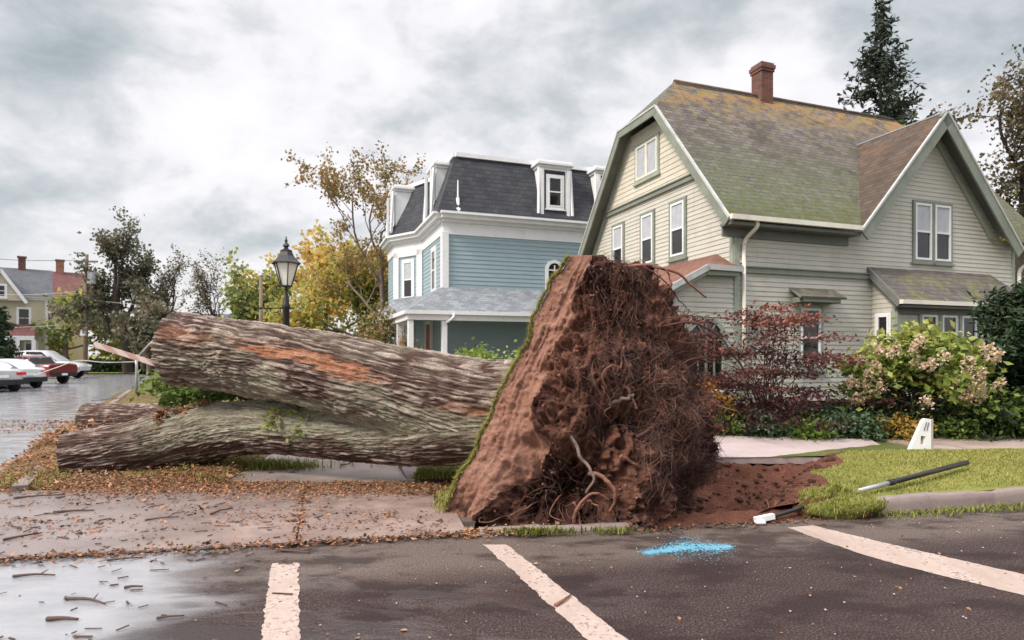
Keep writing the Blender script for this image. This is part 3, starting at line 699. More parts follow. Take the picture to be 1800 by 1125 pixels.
# projecting bay with the long mossy lean-to roof
BZ = 2.93
mb = MB(); clap(mb, [(4.32, .55), (9.0, .55), (9.0, BZ), (4.32, BZ)], (0, -.66, 0), EX, -EY)
clap(mb, [(0, .55), (.66, .55), (.66, 3.78), (0, BZ+.1)], (4.32, -.66, 0), EY, -EX); clap(mb, [(0, .55), (.66, .55), (.66, 3.78), (0, BZ+.1)], (9.0, -.66, 0), EY, EX)
bay = mb.build('bay', M['siding_beige'], bh)
rs = MB(); slab_roof(rs, [P3(4.12, -.0, 3.93), P3(4.12, -.92, 2.98), P3(9.2, -.92, 2.98), P3(8.75, -.0, 3.93)], .08)
rs.build('lean_to_roof', [M['roof_shed'], M['grey_soffit']], bay, uvf=roof_uv((0, -.92, 2.98), EX, (0, .92, .95)))
rs = MB(); slab_roof(rs, [P3(8.75, 0, 3.93), P3(9.2, -.92, 2.98), P3(9.35, 0, 2.98)], .08)
rs.build('lean_to_roof', [M['roof_shed'], M['grey_soffit']], bay, uvf=roof_uv((9.2, -.92, 2.98), EY, (-.5, 0, 1)))
mb = MB(); mb.box((6.66, -.955, 2.955), (5.1, .10, .10)); mb.build('gutter', M['cream'], bay)
mb = MB(); mb.box((6.64, -.80, 2.86), (4.9, .26, .06)); mb.box((6.66, -.69, 2.76), (4.7, .05, .16)); mb.bar((4.14, -.0, 3.83), (4.14, -.9, 2.90), .05, .16); mb.build('bay_fascia', M['grey_soffit'], bay)
for c_, s_ in (((4.34, -.68, 1.7), (.11, .06, 2.3)), ((4.30, -.62, 1.7), (.05, .11, 2.3)), ((8.97, -.68, 1.7), (.11, .06, 2.3))):
    mb = MB(); mb.box(c_, s_); mb.build('corner_board', M['green_pale'], bay)
sash_window(bay, (4.32, -.66, 0), EY, -EX, .33, 2.22, .34, .92, 'white', 'white', .05, 'single', False)
for u in (5.4, 6.12, 6.84, 7.56): sash_window(bay, (0, -.66, 0), EX, -EY, u, 2.02, .54, 1.32, 'green_pale', 'white', .075, 'single', False)
# low wing on the gable side with the red-brown roof and the arched window
mb = MB(); WD = 5.6; wu = -1.7
clap(mb, [(wu, .5), (-.0, .5), (-.0, 3.56), (-.9, 3.56), (wu, 3.16)], (0, .0, 0), EX, -EY); clap(mb, [(0, .5), (WD, .5), (WD, 3.16), (0, 3.16)], (wu, 0, 0), EY, -EX)
wing = mb.build('side_wing', M['siding_beige'], bh)
rs = MB(); slab_roof(rs, [P3(-1.95, -.22, 3.14), P3(-.9, -.22, 3.68), P3(-.0, .62, 4.12), P3(-.0, WD, 4.12), P3(-1.95, WD, 3.14)], .07)
rs.build('wing_roof', [M['roof_red'], M['grey_soffit']], wing, uvf=roof_uv((-1.95, 0, 3.14), EY, (1.95, 0, .98)))
rs = MB(); slab_roof(rs, [P3(-.9, -.22, 3.682), P3(.06, -.24, 3.66), P3(-.0, .62, 4.122)], .07)
rs.build('wing_roof', [M['roof_red'], M['grey_soffit']], wing, uvf=roof_uv((0, -.22, 3.6), EX, (0, .84, .46)))
mb = MB(); mb.bar((-2.0, -.25, 3.08), (-.9, -.25, 3.64), .06, .13); mb.bar((-.92, -.25, 3.645), (.06, -.25, 3.635), .06, .12); mb.build('wing_fascia', M['edge'], wing)
for a_, b_ in (((-1.9, -.12, 3.02), (-.9, -.12, 3.53)), ((-.92, -.12, 3.53), (.0, -.12, 3.53))):
    mb = MB(); mb.bar(a_, b_, .16, .10); mb.build('frieze_board', M['green_pale'], wing)
mb = MB(); mb.box((wu+.03, -.03, 1.8), (.11, .07, 2.6)); mb.build('corner_board', M['edge'], wing)
ca, rz_ = -.80, 2.05
def arch(r, z0, n=7, k=.92):
    return [(ca+r*cos(pi-a), z0+r*k*sin(a)) for a in np.linspace(0, pi, n)]
mb = MB(); o_, i_ = arch(.56, rz_, 7), arch(.44, rz_, 7)
oo = [(ca-.56, 1.0)]+o_+[(ca+.56, 1.0)]; ii = [(ca-.44, 1.0)]+i_+[(ca+.44, 1.0)]
for k in range(len(oo)-1): mb.prism([(oo[k][0], -.02, oo[k][1]), (oo[k+1][0], -.02, oo[k+1][1]), (ii[k+1][0], -.02, ii[k+1][1]), (ii[k][0], -.02, ii[k][1])], (0, -.05, 0))
mb.box((ca, -.05, .97), (1.25, .10, .07)); aw = mb.build('arched_window', M['green_pale'], wing)
mb = MB(); mb.poly([(x, -.022, z) for x, z in ii]); mb.build('pane', M['glass'], aw)
mb = MB(); mb.box((ca, -.04, 1.7), (.05, .03, 1.4)); mb.box((ca, -.041, 2.02), (.86, .03, .05))
for a in (pi*.3, pi*.7): mb.bar((ca, -.04, 2.05), (ca+.42*cos(a), -.04, 2.05+.39*sin(a)), .03, .03, up=(0, 1, 0))
for a in (-.22, .22): mb.box((ca+a, -.04, 1.5), (.03, .028, .95))
mb.build('glazing_bar', M['green_trim'], aw)
mb = MB(); mb.box((-.86, -.09, .86), (1.5, .16, .06)); mb.build('sill', M['white'], wing)
# chimney
mb = MB(); mb.box((4.06, rv, 9.95), (.44, .44, 1.1)); mb.box((4.06, rv, 10.44), (.50, .50, .09)); mb.box((4.06, rv, 10.54), (.55, .55, .11)); mb.box((4.06, rv, 10.63), (.47, .47, .07))
mb.build('chimney', M['brick'], ro)

# ------------------------------------------------------------------ the blue house
bl = thing('house', 'pale blue clapboard house with dark mansard roof and white trim', 'house', (-2.72, 24, 0), HRZ)
CZ = 7.05
UL, VB = 9.5, 9.0
ang = radians(32); bd = np.array([-sin(ang), cos(ang), 0]); bn = np.array([-cos(ang), -sin(ang), 0])
b0 = P3(0, 4.1, 0); b1 = b0+bd*2.0; b2 = b1+P3(0, 2.2, 0)
mb = MB()
clap(mb, [(0, .4), (UL, .4), (UL, CZ), (0, CZ)], (0, 0, 0), EX, -EY, .17, .02)
clap(mb, [(0, .4), (4.1, .4), (4.1, CZ), (0, CZ)], (0, 0, 0), EY, -EX, .17, .02)
clap(mb, [(0, .4), (2.0, .4), (2.0, CZ), (0, CZ)], b0, bd, bn, .17, .02)
clap(mb, [(0, .4), (2.2, .4), (2.2, CZ), (0, CZ)], b1, EY, -EX, .17, .02)
mb.build('wall', M['siding_blue'], bl)
mb = MB(); mb.box((UL/2+.02, VB/2+.02, 3.6), (UL-.1, VB-.1, 6.9)); mb.build('core', M['siding_blue'], bl)
mb = MB()
for (p, d, n, L) in ((P3(0, 0, 0), EX, -EY, UL), (P3(0, 0, 0), EY, -EX, 4.1), (b0, bd, bn, 2.0), (b1, EY, -EX, 2.2)):
    Mx = frameM(d, n)
    for (z, h, o_) in ((6.72, .50, .05), (7.02, .12, .16), (7.15, .15, .34), (7.27, .09, .46)):
        ex = .0 if o_ < .1 else o_*.42
        mb.box(p+d*(L/2)+n*(o_/2)+P3(0, 0, z+(.001 if n[0] < -.9 else .002 if n[0] < -.5 else 0)), (L+2*ex, o_, h), Mx)
mb.build('cornice', M['white'], bl)
for c_, s_, m_ in (((.06, -.03, 5.4), (.26, .10, 2.3), None), ((-.03, .10, 5.4), (.10, .26, 2.3), None), (b0+bd*.22+bn*.03+P3(0, 0, 5.3), (.36, .09, 2.5), frameM(bd, bn)), (b0+bd*1.85+bn*.03+P3(0, 0, 5.3), (.36, .09, 2.5), frameM(bd, bn))):
    mb = MB(); mb.box(c_, s_, m_); mb.build('pilaster', M['white'], bl)
mb = MB(); mb.box(b0+bd*1.03+bn*.035+P3(0, 0, 6.45), (2.0, .08, .3), frameM(bd, bn)); mb.build('bay_frieze', M['white'], bl)
sash_window(bl, b0, bd, bn, 1.03, 5.2, .62, 1.7, 'white', 'white', .12)
sash_window(bl, (0, 0, 0), EY, -EX, 1.75, 5.25, .7, 1.7, 'white', 'white', .14, curtain=False)
sash_window(bl, b0, bd, bn, 1.03, 2.3, .62, 1.6, 'white', 'white', .12)
# mansard with straight flared faces and a low hipped top
MZ0, MZ1 = 7.31, 9.82; ins = .62
F0 = [P3(UL, -.30, MZ0), P3(-.30, -.30, MZ0), P3(-.30, 4.0, MZ0), b0+bn*.25+bd*.1+P3(-.1, 0, MZ0), b1+bn*.28+P3(0, 0, MZ0), b2+P3(-.25, 0, MZ0)]
F1 = [P3(UL, ins-.05, MZ1), P3(ins, ins-.05, MZ1), P3(ins, 4.3, MZ1), b0-bn*.55+bd*.35+P3(0, 0, MZ1), b1-bn*.6+P3(.1, .2, MZ1), b2+P3(.6, .2, MZ1)]
rs = MB()
for i in range(5): rs.add([F0[i], F1[i], F1[i+1], F0[i+1]], [[0, 1, 2, 3]])
vv = lambda Wp: np.stack([np.where(np.abs(Wp[:, 1]) < .8, Wp[:, 0], Wp[:, 1]*1.0+Wp[:, 0]*.5), Wp[:, 2]], 1)
ms = rs.build('mansard_roof', M['roof_slate'], bl, uvf=vv)
mb = MB()
for i in range(5):
    mb.bar(F1[i]+P3(0, 0, .05), F1[i+1]+P3(0, 0, .05), .22, .17)
mb.build('roof_curb', M['white'], bl)
apx = [P3(UL, 4, 10.55), P3(3.4, 4, 10.55)]
rs = MB(); T = [p+P3(0, 0, .14) for p in F1]
rs.add([T[0], T[1], apx[1], apx[0]], [[0, 1, 2, 3]]); 
for i in range(1, 5): rs.add([T[i], T[i+1], apx[1]], [[0, 1, 2]])
rs.build('roof', M['roof_far'], bl, uvf=lambda Wp: Wp[:, :2])
def dormer(o, d, n, s, ww=.62, hh=1.45, pj=.14):
    """o wall foot, d along wall, n outward"""
    z0, z1 = 7.55, 9.55; wd = .68
    mb = MB()
    a = o+d*(s-wd)+n*pj; b = o+d*(s+wd)+n*pj; bk = -n*1.0
    face = [a+P3(0, 0, z0), b+P3(0, 0, z0), b+P3(0, 0, z1), a+P3(0, 0, z1)]
    mb.prism([q for q in face], bk)
    dm = mb.build('dormer', M['white'], bl)
    mb = MB(); mb.poly([q+n*.004+d*(.2 if k in (0, 3) else -.2)+P3(0, 0, .06 if k < 2 else -.12) for k, q in enumerate(face)]); mb.build('dormer_face', M['roof_slate'], dm, uvf=lambda Wp: np.stack([Wp[:, 0]+Wp[:, 1], Wp[:, 2]], 1))
    sash_window(dm, o+n*(pj+.006), d, n, s, 8.52, ww, hh-.2, 'white', 'white', .10, curtain=False)
    mb = MB(); Mx = frameM(d, n)
    for (w, dd, z, h) in ((1.50, 1.1, 9.58, .10), (1.66, 1.3, 9.69, .12), (1.56, 1.15, 9.79, .09)): mb.bbox(o+d*s-n*(.5-pj)+P3(0, 0, z), (w, dd, h), .02, Mx)
    for q in (-1, 1):
        mb.box(o+d*(s+q*(wd-.08))+n*.17+P3(0, 0, 8.5), (.14, .1, 1.95), Mx)
        mb.bar(o+d*(s+q*.78)+n*.22+P3(0, 0, 7.55), o+d*(s+q*.72)+n*.1+P3(0, 0, 9.5), .10, .10)
    mb.build('dormer_cornice', M['white'], dm)
dormer(P3(0, 0, 0), EX, -EY, 4.75); dormer(P3(0, 0, 0), EX, -EY, 7.4)
dormer(P3(0, 0, 0), EY, -EX, 2.1, pj=-.02); dormer(b1, EY, -EX, .55, pj=-.02)
mb = MB(); mb.lathe((.55, -.12, 7.36), [(.17, 0), (.16, .12), (.08, .2), (.07, .55), (.03, .6), (.022, 1.25), (.002, 1.3)], 8); mb.build('roof_finial', M['white'], bl)
# arched window high on the street side
mb = MB(); cx, zz_ = 4.78, 5.25
oo = [(cx-.42, 4.35)]+[(cx+.42*cos(pi-a), zz_+.42*sin(a)) for a in np.linspace(0, pi, 13)]+[(cx+.42, 4.35)]
ii = [(cx-.29, 4.35)]+[(cx+.29*cos(pi-a), zz_+.29*sin(a)) for a in np.linspace(0, pi, 13)]+[(cx+.29, 4.35)]
for k in range(len(oo)-1): mb.prism([(oo[k][0], -.02, oo[k][1]), (oo[k+1][0], -.02, oo[k+1][1]), (ii[k+1][0], -.02, ii[k+1][1]), (ii[k][0], -.02, ii[k][1])], (0, -.07, 0))
aw = mb.build('arched_window', M['white'], bl)
mb = MB(); mb.poly([(x, -.03, z) for x, z in ii]); mb.build('pane', M['glass'], aw)
mb = MB(); mb.box((cx, -.05, 4.9), (.045, .03, 1.1)); mb.box((cx, -.051, 5.24), (.6, .03, .05)); mb.box((cx, -.051, 4.8), (.6, .03, .035)); mb.build('glazing_bar', M['white'], aw)
# wrap-around porch
PZ0, PZ1, po = 3.28, 4.38, 1.75
rs = MB(); A_ = [P3(UL, -po, PZ0), P3(-po, -po, PZ0), P3(-po, 4.4, PZ0), P3(-po-.35, 5.6, PZ0)]; B_ = [P3(UL, -.02, PZ1), P3(-.02, -.02, PZ1), P3(-.02, 4.0, PZ1), b1+P3(-.02, 0, PZ1)]
slab_roof(rs, [A_[0], B_[0], B_[1], A_[1]], .06); 
por = rs.build('porch_roof', [M['roof_grey'], M['white']], bl, uvf=roof_uv(A_[1], EX, (0, po, 1.1)))
rs = MB(); slab_roof(rs, [A_[1]+P3(0, 0, .003), B_[1]+P3(0, 0, .003), B_[2], A_[2]], .06); slab_roof(rs, [A_[2]+P3(0, 0, .003), B_[2]+P3(0, 0, .003), B_[3], A_[3]], .06)
rs.build('porch_roof', [M['roof_grey'], M['white']], bl, uvf=roof_uv(A_[1], EY, (po, 0, 1.1)))
mb = MB(); mb.box((UL/2-po/2, -po-.04, PZ0-.06), (UL+po+.16, .12, .14)); mb.box((UL/2-po/2, -po+.08, PZ0-.24), (UL+po-.2, .14, .2)); mb.box((-po-.04, 2.2-po/2, PZ0-.061), (.12, 4.4+po-.1, .14)); mb.box((-po+.08, 2.2-po/2, PZ0-.241), (.14, 4.2+po, .2))
mb.bar(A_[2]+P3(0, 0, -.06), A_[3]+P3(0, 0, -.06), .12, .14); mb.build('porch_beam', M['white'], por)
mb = MB(); mb.box((UL/2-po/2, -po/2, .55), (UL+po, po-.1, .5)); mb.box((-po/2, 2.2, .551), (po-.1, 4.3, .5)); mb.build('porch_floor', M['grey_soffit'], bl)
for (u, v) in ((-po+.15, -po+.15), (-.35, -po+.15), (-po+.15, 1.0), (-po+.15, 3.6), (8.8, -po+.15)):
    mb = MB(); mb.bbox((u, v, 1.95), (.20, .20, 2.5), .015); mb.bbox((u, v, 3.0), (.30, .30, .12), .02); mb.bbox((u, v, .95), (.28, .28, .22), .02); mb.build('porch_post', M['white'], bl)
mb = MB(); mb.tube(spline([(-.05, -po-.1, PZ0-.1), (-.05, -po-.1, PZ0-.22), (-.2, -po+.0, PZ0-.36), (-.32, -po+.02, PZ0-.42)], 12), .05, 8); mb.build('downpipe', M['white'], por)
mb = MB(); mb.box((-.04, 2.55, 1.85), (.08, .9, 2.1)); dr = mb.build('door', M['red_door'], bl)
mb = MB(); rect_frame(mb, (0, 0, 0), EY, -EX, 2.55, 1.95, 1.2, 2.35, .14, .13, 0); mb.build('door_frame', M['white'], dr)
mb = MB(); mb.box((-.10, 2.22, 1.5), (.06, .34, .36)); mb.build('mail_box', plain('red_box_paint', (.62, .03, .05), .4), dr)
mb = MB(); mb.box((7.2, 5.5, 10.7), (.7, .7, 1.5)); mb.box((7.2, 5.5, 11.45), (.82, .82, .14)); mb.build('chimney', M['brick_orange'], bl)
# ------------------------------------------------------------------ the fallen tree: logs, root plate, roots
def barkmat():
    m, nt, b = mat('furrowed_bark', .85, .2); p = geoco(nt)
    A = lambda n: N(nt, 'ShaderNodeAttribute', attribute_name=n).outputs['Fac']
    n = noise(nt, p, 5, 6, .65); f = noise(nt, p, 55, 5, .7)
    k = math_(nt, 'ADD', math_(nt, 'MULTIPLY', n, .5), math_(nt, 'MULTIPLY', f, .5))
    outer = ramp(nt, k, [(.32, (.11, .078, .062)), (.48, (.245, .19, .16)), (.62, (.48, .40, .355))])
    inner = ramp(nt, k, [(.3, (.032, .017, .013)), (.7, (.085, .047, .036))])
    c = mix(nt, sstep(nt, A('ridge'), .34, .80), inner, outer)
    lich = ramp(nt, f, [(.3, (.17, .165, .11)), (.52, (.32, .32, .23)), (.7, (.48, .48, .37))])
    c = mix(nt, math_(nt, 'MULTIPLY', A('lichen'), .8), c, lich)
    bare = ramp(nt, k, [(.3, (.13, .05, .03)), (.48, (.27, .115, .065)), (.6, (.42, .205, .115)), (.75, (.58, .37, .25))])
    c = mix(nt, A('bare'), c, bare)
    setc(nt, b, c); bump(nt, b, f, .7, .012); return m
M['bark'] = barkmat()
M['drygrass'] = grassbase('yellowed_turf', (.20, .19, .06), (.33, .31, .10), (.45, .41, .17))
def humus_shade(name, cols, bs):  # dark soil tint by attribute: topsoil areas plus painted recess shade
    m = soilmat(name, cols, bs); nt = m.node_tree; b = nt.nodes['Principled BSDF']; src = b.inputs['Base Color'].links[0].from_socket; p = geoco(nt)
    a = N(nt, 'ShaderNodeAttribute', attribute_name='humus_shade').outputs['Fac']; f = noise(nt, p, 9, 6, .7)
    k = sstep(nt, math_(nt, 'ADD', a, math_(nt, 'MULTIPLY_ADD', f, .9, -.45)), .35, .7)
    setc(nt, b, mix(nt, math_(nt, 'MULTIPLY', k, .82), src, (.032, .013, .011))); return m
def endgrain():
    m, nt, b = mat('sawn_wood', .8, .2); v = objco(nt)
    n = noise(nt, v, 12, 5, .6); setc(nt, b, ramp(nt, n, [(.3, (.24, .14, .08)), (.7, (.42, .27, .16))])); return m
M['endgrain'] = endgrain()
M['rootsoil'] = humus_shade('dark_root_soil', [(.06, .026, .019), (.15, .066, .046), (.28, .13, .09), (.40, .22, .16)], 1.0)
M['facesoil'] = humus_shade('smooth_red_soil', [(.16, .072, .05), (.29, .145, .102), (.385, .208, .152), (.46, .275, .21)], .8)
M['root_dark'] = plain('dark_root', (.075, .038, .031), .85, .5, 4, bmp=.5)
M['root_brown'] = plain('brown_root', (.19, .088, .06), .85, .4, 4, bmp=.5)
M['root_grey'] = plain('grey_root', (.19, .14, .125), .8, .35, 6, bmp=.5)
M['blade'] = leafmat('grass_blades', [(.09, .11, .02), (.17, .19, .035), (.27, .27, .06), (.38, .33, .12)], .6, .3)
M['litter'] = leafmat('fallen_leaves', [(.05, .027, .018), (.13, .062, .038), (.24, .11, .058), (.36, .165, .08), (.44, .235, .125), (.34, .20, .12), (.17, .12, .065)], .7, .15)
M['green_leaf'] = leafmat('green_sprout_leaves', [(.05, .085, .02), (.10, .15, .03), (.19, .25, .05), (.30, .33, .08)], .5, .35)

def log(path, rad, nl, nc, name, parent, seed, lich=None, bare=None, capm=True, depth=.036):
    C = spline(path, nl); R = spline([(r, 0, 0) for r in rad], nl)[:, 0]
    t = np.gradient(C, axis=0); t /= np.linalg.norm(t, axis=1)[:, None]
    s = np.cross(t, (0, 0, 1.0)); s /= np.linalg.norm(s, axis=1)[:, None]; w = np.cross(s, t)
    L = np.concatenate([[0], np.cumsum(np.linalg.norm(np.diff(C, axis=0), axis=1))])
    th = np.arange(nc)*2*pi/nc
    LL, TH = np.meshgrid(L, th, indexing='ij'); RR = np.repeat(R[:, None], nc, 1)
    cx, sy = np.cos(TH)*.55, np.sin(TH)*.55
    q = np.stack([LL*1.7, cx*16, sy*16], -1).reshape(-1, 3)
    wp = fbm(np.stack([LL*1.6, cx*3, sy*3], -1).reshape(-1, 3), 3, seed+50)
    q[:, 1] += (wp-.5)*3.0; q[:, 2] += (wp-.5)*2.0
    a = vnoise(q*np.array([1.25, 1.75, 1.75]), seed); b = vnoise(q*np.array([2.6, 3.2, 3.2]), seed+1); c = vnoise(q*np.array([9, 5.0, 5.0]), seed+2)
    rid = 1-np.abs(2*a-1)**.8; rid = np.clip(1-rid*1.25, 0, 1)                        # broad plates parted by sharp fissures
    rid2 = np.abs(2*b-1)
    cross = np.clip((vnoise(q*np.array([4.2, 1.3, 1.3]), seed+4)-.18)*6, .5, 1)
    ridge = (np.clip(.62*np.abs(2*a-1)**.55+.38*rid2**.6, 0, 1)*(.45+.55*cross)).reshape(LL.shape)
    und = fbm(np.stack([LL*.9, cx*2.2, sy*2.2], -1).reshape(-1, 3), 4, seed+7).reshape(LL.shape)-.5
    disp = depth*(ridge-.5)*1.75+.014*(c.reshape(LL.shape)-.5)*2+und*.22*RR
    bm_ = np.zeros(LL.shape); lm = np.zeros(LL.shape)
    pos0 = C[:, None]+RR[..., None]*(np.cos(TH)[..., None]*s[:, None]+np.sin(TH)[..., None]*w[:, None])
    pn = fbm(pos0.reshape(-1, 3)*np.array([1.6, 1.6, 3.2]), 4, seed+11).reshape(LL.shape); pf = fbm(pos0.reshape(-1, 3)*np.array([2.6, 6, 19]), 4, seed+13, .6).reshape(LL.shape)
    front = (s@np.array([.1, -1, 0]))[:, None]*np.cos(TH)+0                            # >0 towards the road
    el = np.sin(TH)
    if lich is not None: lm = lich(pos0, el, front, pn, pf)*np.clip(.35+1.6*(pf-.32), .15, 1)
    if bare is not None: bm_ = bare(pos0, el, front, pn, pf)
    disp = disp-bm_*.02
    V = C[:, None]+(RR+disp)[..., None]*(np.cos(TH)[..., None]*s[:, None]+np.sin(TH)[..., None]*w[:, None])
    mb = MB(); i = np.arange(nl-1)[:, None]*nc; j = np.arange(nc)[None, :]; k = (j+1) % nc
    mb.add(V.reshape(-1, 3), np.stack([i+j, i+k, i+nc+k, i+nc+j], -1).reshape(-1, 4), 0, True)
    o = mb.build(name, M['bark'], parent, attrs={'ridge': ridge.ravel(), 'lichen': lm.ravel(), 'bare': bm_.ravel()})
    if capm:
        rim = V[-1]; cen = rim.mean(0); mb = MB(); rings = [rim*(1-f)+cen*f+t[-1]*(.012*np.sin(f*9)) for f in (0.0, .3, .6, .85)]
        vv_ = np.concatenate(rings+[cen[None]]); fs = []
        q_ = np.concatenate([np.stack([j[0]+r*nc, k[0]+r*nc, k[0]+(r+1)*nc, j[0]+(r+1)*nc], -1) for r in range(3)])
        mb.add(vv_, [q_, np.stack([j[0]+3*nc, k[0]+3*nc, np.full(nc, 4*nc)], -1)], 0, True); mb.build('cut_end', M['endgrain'], o)
    return o, V
ft = thing('fallen_tree', 'huge uprooted tree lying on the verge with two furrowed logs and upturned red root plate', 'fallen tree', (0, 7.6, 0))
def shiftp(p): return [(x, y-7.6, z) for x, y, z in p]
sg = lambda x, a, b: np.clip((x-a)/(b-a), 0, 1)**2*(3-2*np.clip((x-a)/(b-a), 0, 1))
def lich_u(P, el, fr, pn, pf): return sg(-el+.9*(pn-.5)*2+.25*(pf-.5), -.15, .75)*(fr > -.6)*sg(P[..., 0], -5.2, -3.0)*.9+.25*sg(pn, .5, .6)
def bare_u(P, el, fr, pn, pf):
    x, z = P[..., 0], el; d1 = ((x+2.55)/.95)**2+((el-.33+.10*(x+2.5))/.24)**2; d2 = ((x+4.35)/.45)**2+((el-.42)/.28)**2; d3 = ((x+.75)/.5)**2+((el-.12)/.2)**2
    return np.clip(sg(1.0-d1+(pf-.5)*5.5+(pn-.5)*2.4, 0, .8)*.9+.5*sg(.7-d2+(pf-.5)*5, 0, .8)+.55*sg(.5-d3+(pf-.5)*5, 0, .8), 0, 1)*(fr > 0)
up_path = [(.75, 7.75, .92), (-.3, 7.6, .95), (-1.48, 7.8, 1.24), (-3.0, 8.1, 1.56), (-4.0, 8.4, 1.70), (-4.72, 8.55, 1.79)]
o1, V1 = log(shiftp(up_path), [.74, .64, .55, .50, .50, .515], 420, 340, 'trunk', ft, 3, lich_u, bare_u)
o1['label'] = 'upper log raised off the ground, orange bare wood showing through torn bark'
lo_path = [(.5, 7.7, .8), (-.35, 7.5, .80), (-1.34, 7.88, .68), (-2.32, 8.15, .63), (-3.65, 8.6, .66), (-4.57, 8.8, .52), (-5.4, 8.65, .37), (-6.2, 8.4, .27)]
def lich_l(P, el, fr, pn, pf): return np.clip(1.25*sg(el+.75*(pn-.5)*2, -.5, .25), 0, 1)*sg(P[..., 0], -5.8, -4.4)
def bare_l(P, el, fr, pn, pf): return .7*sg(.5-((P[..., 0]+1.0)/.5)**2-((el-.5)/.25)**2+(pf-.5)*2, 0, .5)
o2, V2 = log(shiftp(lo_path), [.52, .50, .43, .36, .36, .40, .37, .33], 420, 260, 'limb', ft, 21, lich_l, bare_l, True, .026)
o2['label'] = 'lower grey-green limb curving down to the ground'

# root plate from horizontal slices
SL = [(-.06, [(-.69, 6.36), (-.34, 6.18), (.2, 5.98), (.95, 5.98), (1.5, 6.12), (1.95, 6.8), (2.05, 7.6), (1.3, 8.6), (.2, 8.9)]),
      (.7, [(-.38, 6.46), (.06, 6.27), (.5, 6.04), (1.2, 6.0), (1.75, 6.2), (2.18, 6.9), (2.18, 7.7), (1.5, 8.7), (.3, 8.95)]),
      (1.4, [(-.04, 6.55), (.27, 6.44), (.68, 6.22), (1.25, 6.2), (1.72, 6.4), (2.0, 6.9), (2.0, 7.6), (1.5, 8.5), (.55, 8.8)]),
      (2.1, [(.29, 6.65), (.60, 6.58), (.92, 6.45), (1.3, 6.5), (1.6, 6.65), (1.78, 7.0), (1.78, 7.5), (1.5, 8.1), (.85, 8.4)]),
      (2.55, [(.52, 6.72), (.77, 6.69), (.95, 6.67), (1.15, 6.72), (1.3, 6.82), (1.4, 7.0), (1.4, 7.3), (1.3, 7.7), (.95, 7.9)]),
      (2.80, [(.63, 6.75), (.86, 6.74), (.92, 6.77), (.98, 6.82), (1.04, 6.9), (1.06, 7), (1.06, 7.2), (1.0, 7.45), (.92, 7.5)])]
NZ, NS, NB = 190, 260, 14
def slices():
    key = []
    for z, p in SL:
        P = spline([(x, y, z) for x, y in p], NS); back = np.linspace(P[-1], P[0], NB+2)[1:-1]; key.append(np.concatenate([P, back]))
    key = np.array(key); zz = np.array([z for z, _ in SL]); out = []
    for z in np.linspace(-.06, 2.80, NZ):
        i = min(np.searchsorted(zz, z, 'right')-1, len(zz)-2); f = (z-zz[i])/(zz[i+1]-zz[i]); k0, k1, k2, k3 = [key[max(0, min(len(zz)-1, i+d))] for d in (-1, 0, 1, 2)]
        a = .5*(2*k1+(k2-k0)*f+(2*k0-5*k1+4*k2-k3)*f*f+(3*k1-k0-3*k2+k3)*f**3); a[:, 2] = z; out.append(a)
    return np.array(out)
PL = slices(); NT = NS+NB
fpar = np.concatenate([np.linspace(0, 8, NS), np.full(NB, 8.5)])[None].repeat(NZ, 0)     # which slice point we are near
def pnormals(P):
    dz = np.gradient(P, axis=0); ds = np.roll(P, -1, 1)-np.roll(P, 1, 1); n = np.cross(ds, dz); return n/(np.linalg.norm(n, axis=-1)[..., None]+1e-9)
PN = pnormals(PL)
zz = PL[..., 2]
edge_jit = (fbm(np.stack([zz*2.5, zz*0, zz*0], -1).reshape(-1, 3), 3, 71).reshape(zz.shape)-.5)
split = 1.02+edge_jit*1.5+.16*np.sin(zz*3)-.30*np.clip((1.35-zz)/.6, 0, 1)+.25*np.exp(-((zz-.42)/.12)**2)
rootz = np.clip((fpar-split)/.35, 0, 1)*np.clip((8.05-fpar)/.6, 0, 1); rootz[:, NS:] = 0
PL = PL+((fbm(np.stack([zz*3.2, zz*0, zz*0+4], -1).reshape(-1, 3), 4, 75).reshape(zz.shape)-.5)*.16*np.exp(-np.minimum(fpar, 8.5-fpar)/.5))[..., None]*np.array([1., -.3, 0])
P0 = PL.reshape(-1, 3)
big = (fbm(P0*np.array([2.3, 2.3, 2.0]), 4, 61)-.5).reshape(zz.shape); med = (np.abs(fbm(P0*6.5, 4, 62)-.5)*2).reshape(zz.shape); fin = (fbm(P0*24, 4, 63)-.5).reshape(zz.shape)
groove = (fbm(np.stack([fpar*7, zz*1.6, zz*0], -1).reshape(-1, 3), 4, 65)-.5).reshape(zz.shape)*np.clip(fpar*3, .2, 1)
crumb = .05*np.clip((fbm(P0*13, 3, 66)-.54)*8, 0, 1).reshape(zz.shape)
strat = (fbm(P0*np.array([3, 3, 11]), 4, 64)-.5).reshape(zz.shape)
d = rootz*(big*.62+(.25-med)*.40+fin*.14+.085*np.clip((fbm(P0*np.array([17, 17, 4.5]), 4, 67, .6)-.5)*5, -1, 1).reshape(zz.shape))+(1-rootz)*(groove*.085+fin*.05+big*.09-.05*np.clip((med-.5)*3,0,1)+crumb*.55)
def dent(px, py, Y, rx, rz, amt):
    c = at(px, py, Y); q = ((PL[..., 0]-c[0])/rx)**2+((PL[..., 2]-c[2])/rz)**2; front = PL[..., 1] < 7.0
    return -amt*np.exp(-q)*front
d = d+dent(990, 855, 6.0, .36, .34, .62)+dent(900, 870, 6.1, .15, .25, .28)+dent(925, 780, 6.2, .12, .07, .14)+dent(1060, 885, 6.0, .2, .2, .3)+dent(960, 650, 6.3, .09, .06, .12)*1+dent(1205, 850, 6.4, .2, .25, .25)-dent(1095, 690, 6.3, .22, .2, .10)-dent(985, 765, 6.2, .25, .08, .10)-dent(1040, 590, 6.3, .2, .22, .12)
d[:, 0] *= .3; d[:, NS:] = d[:, NS:]*.4
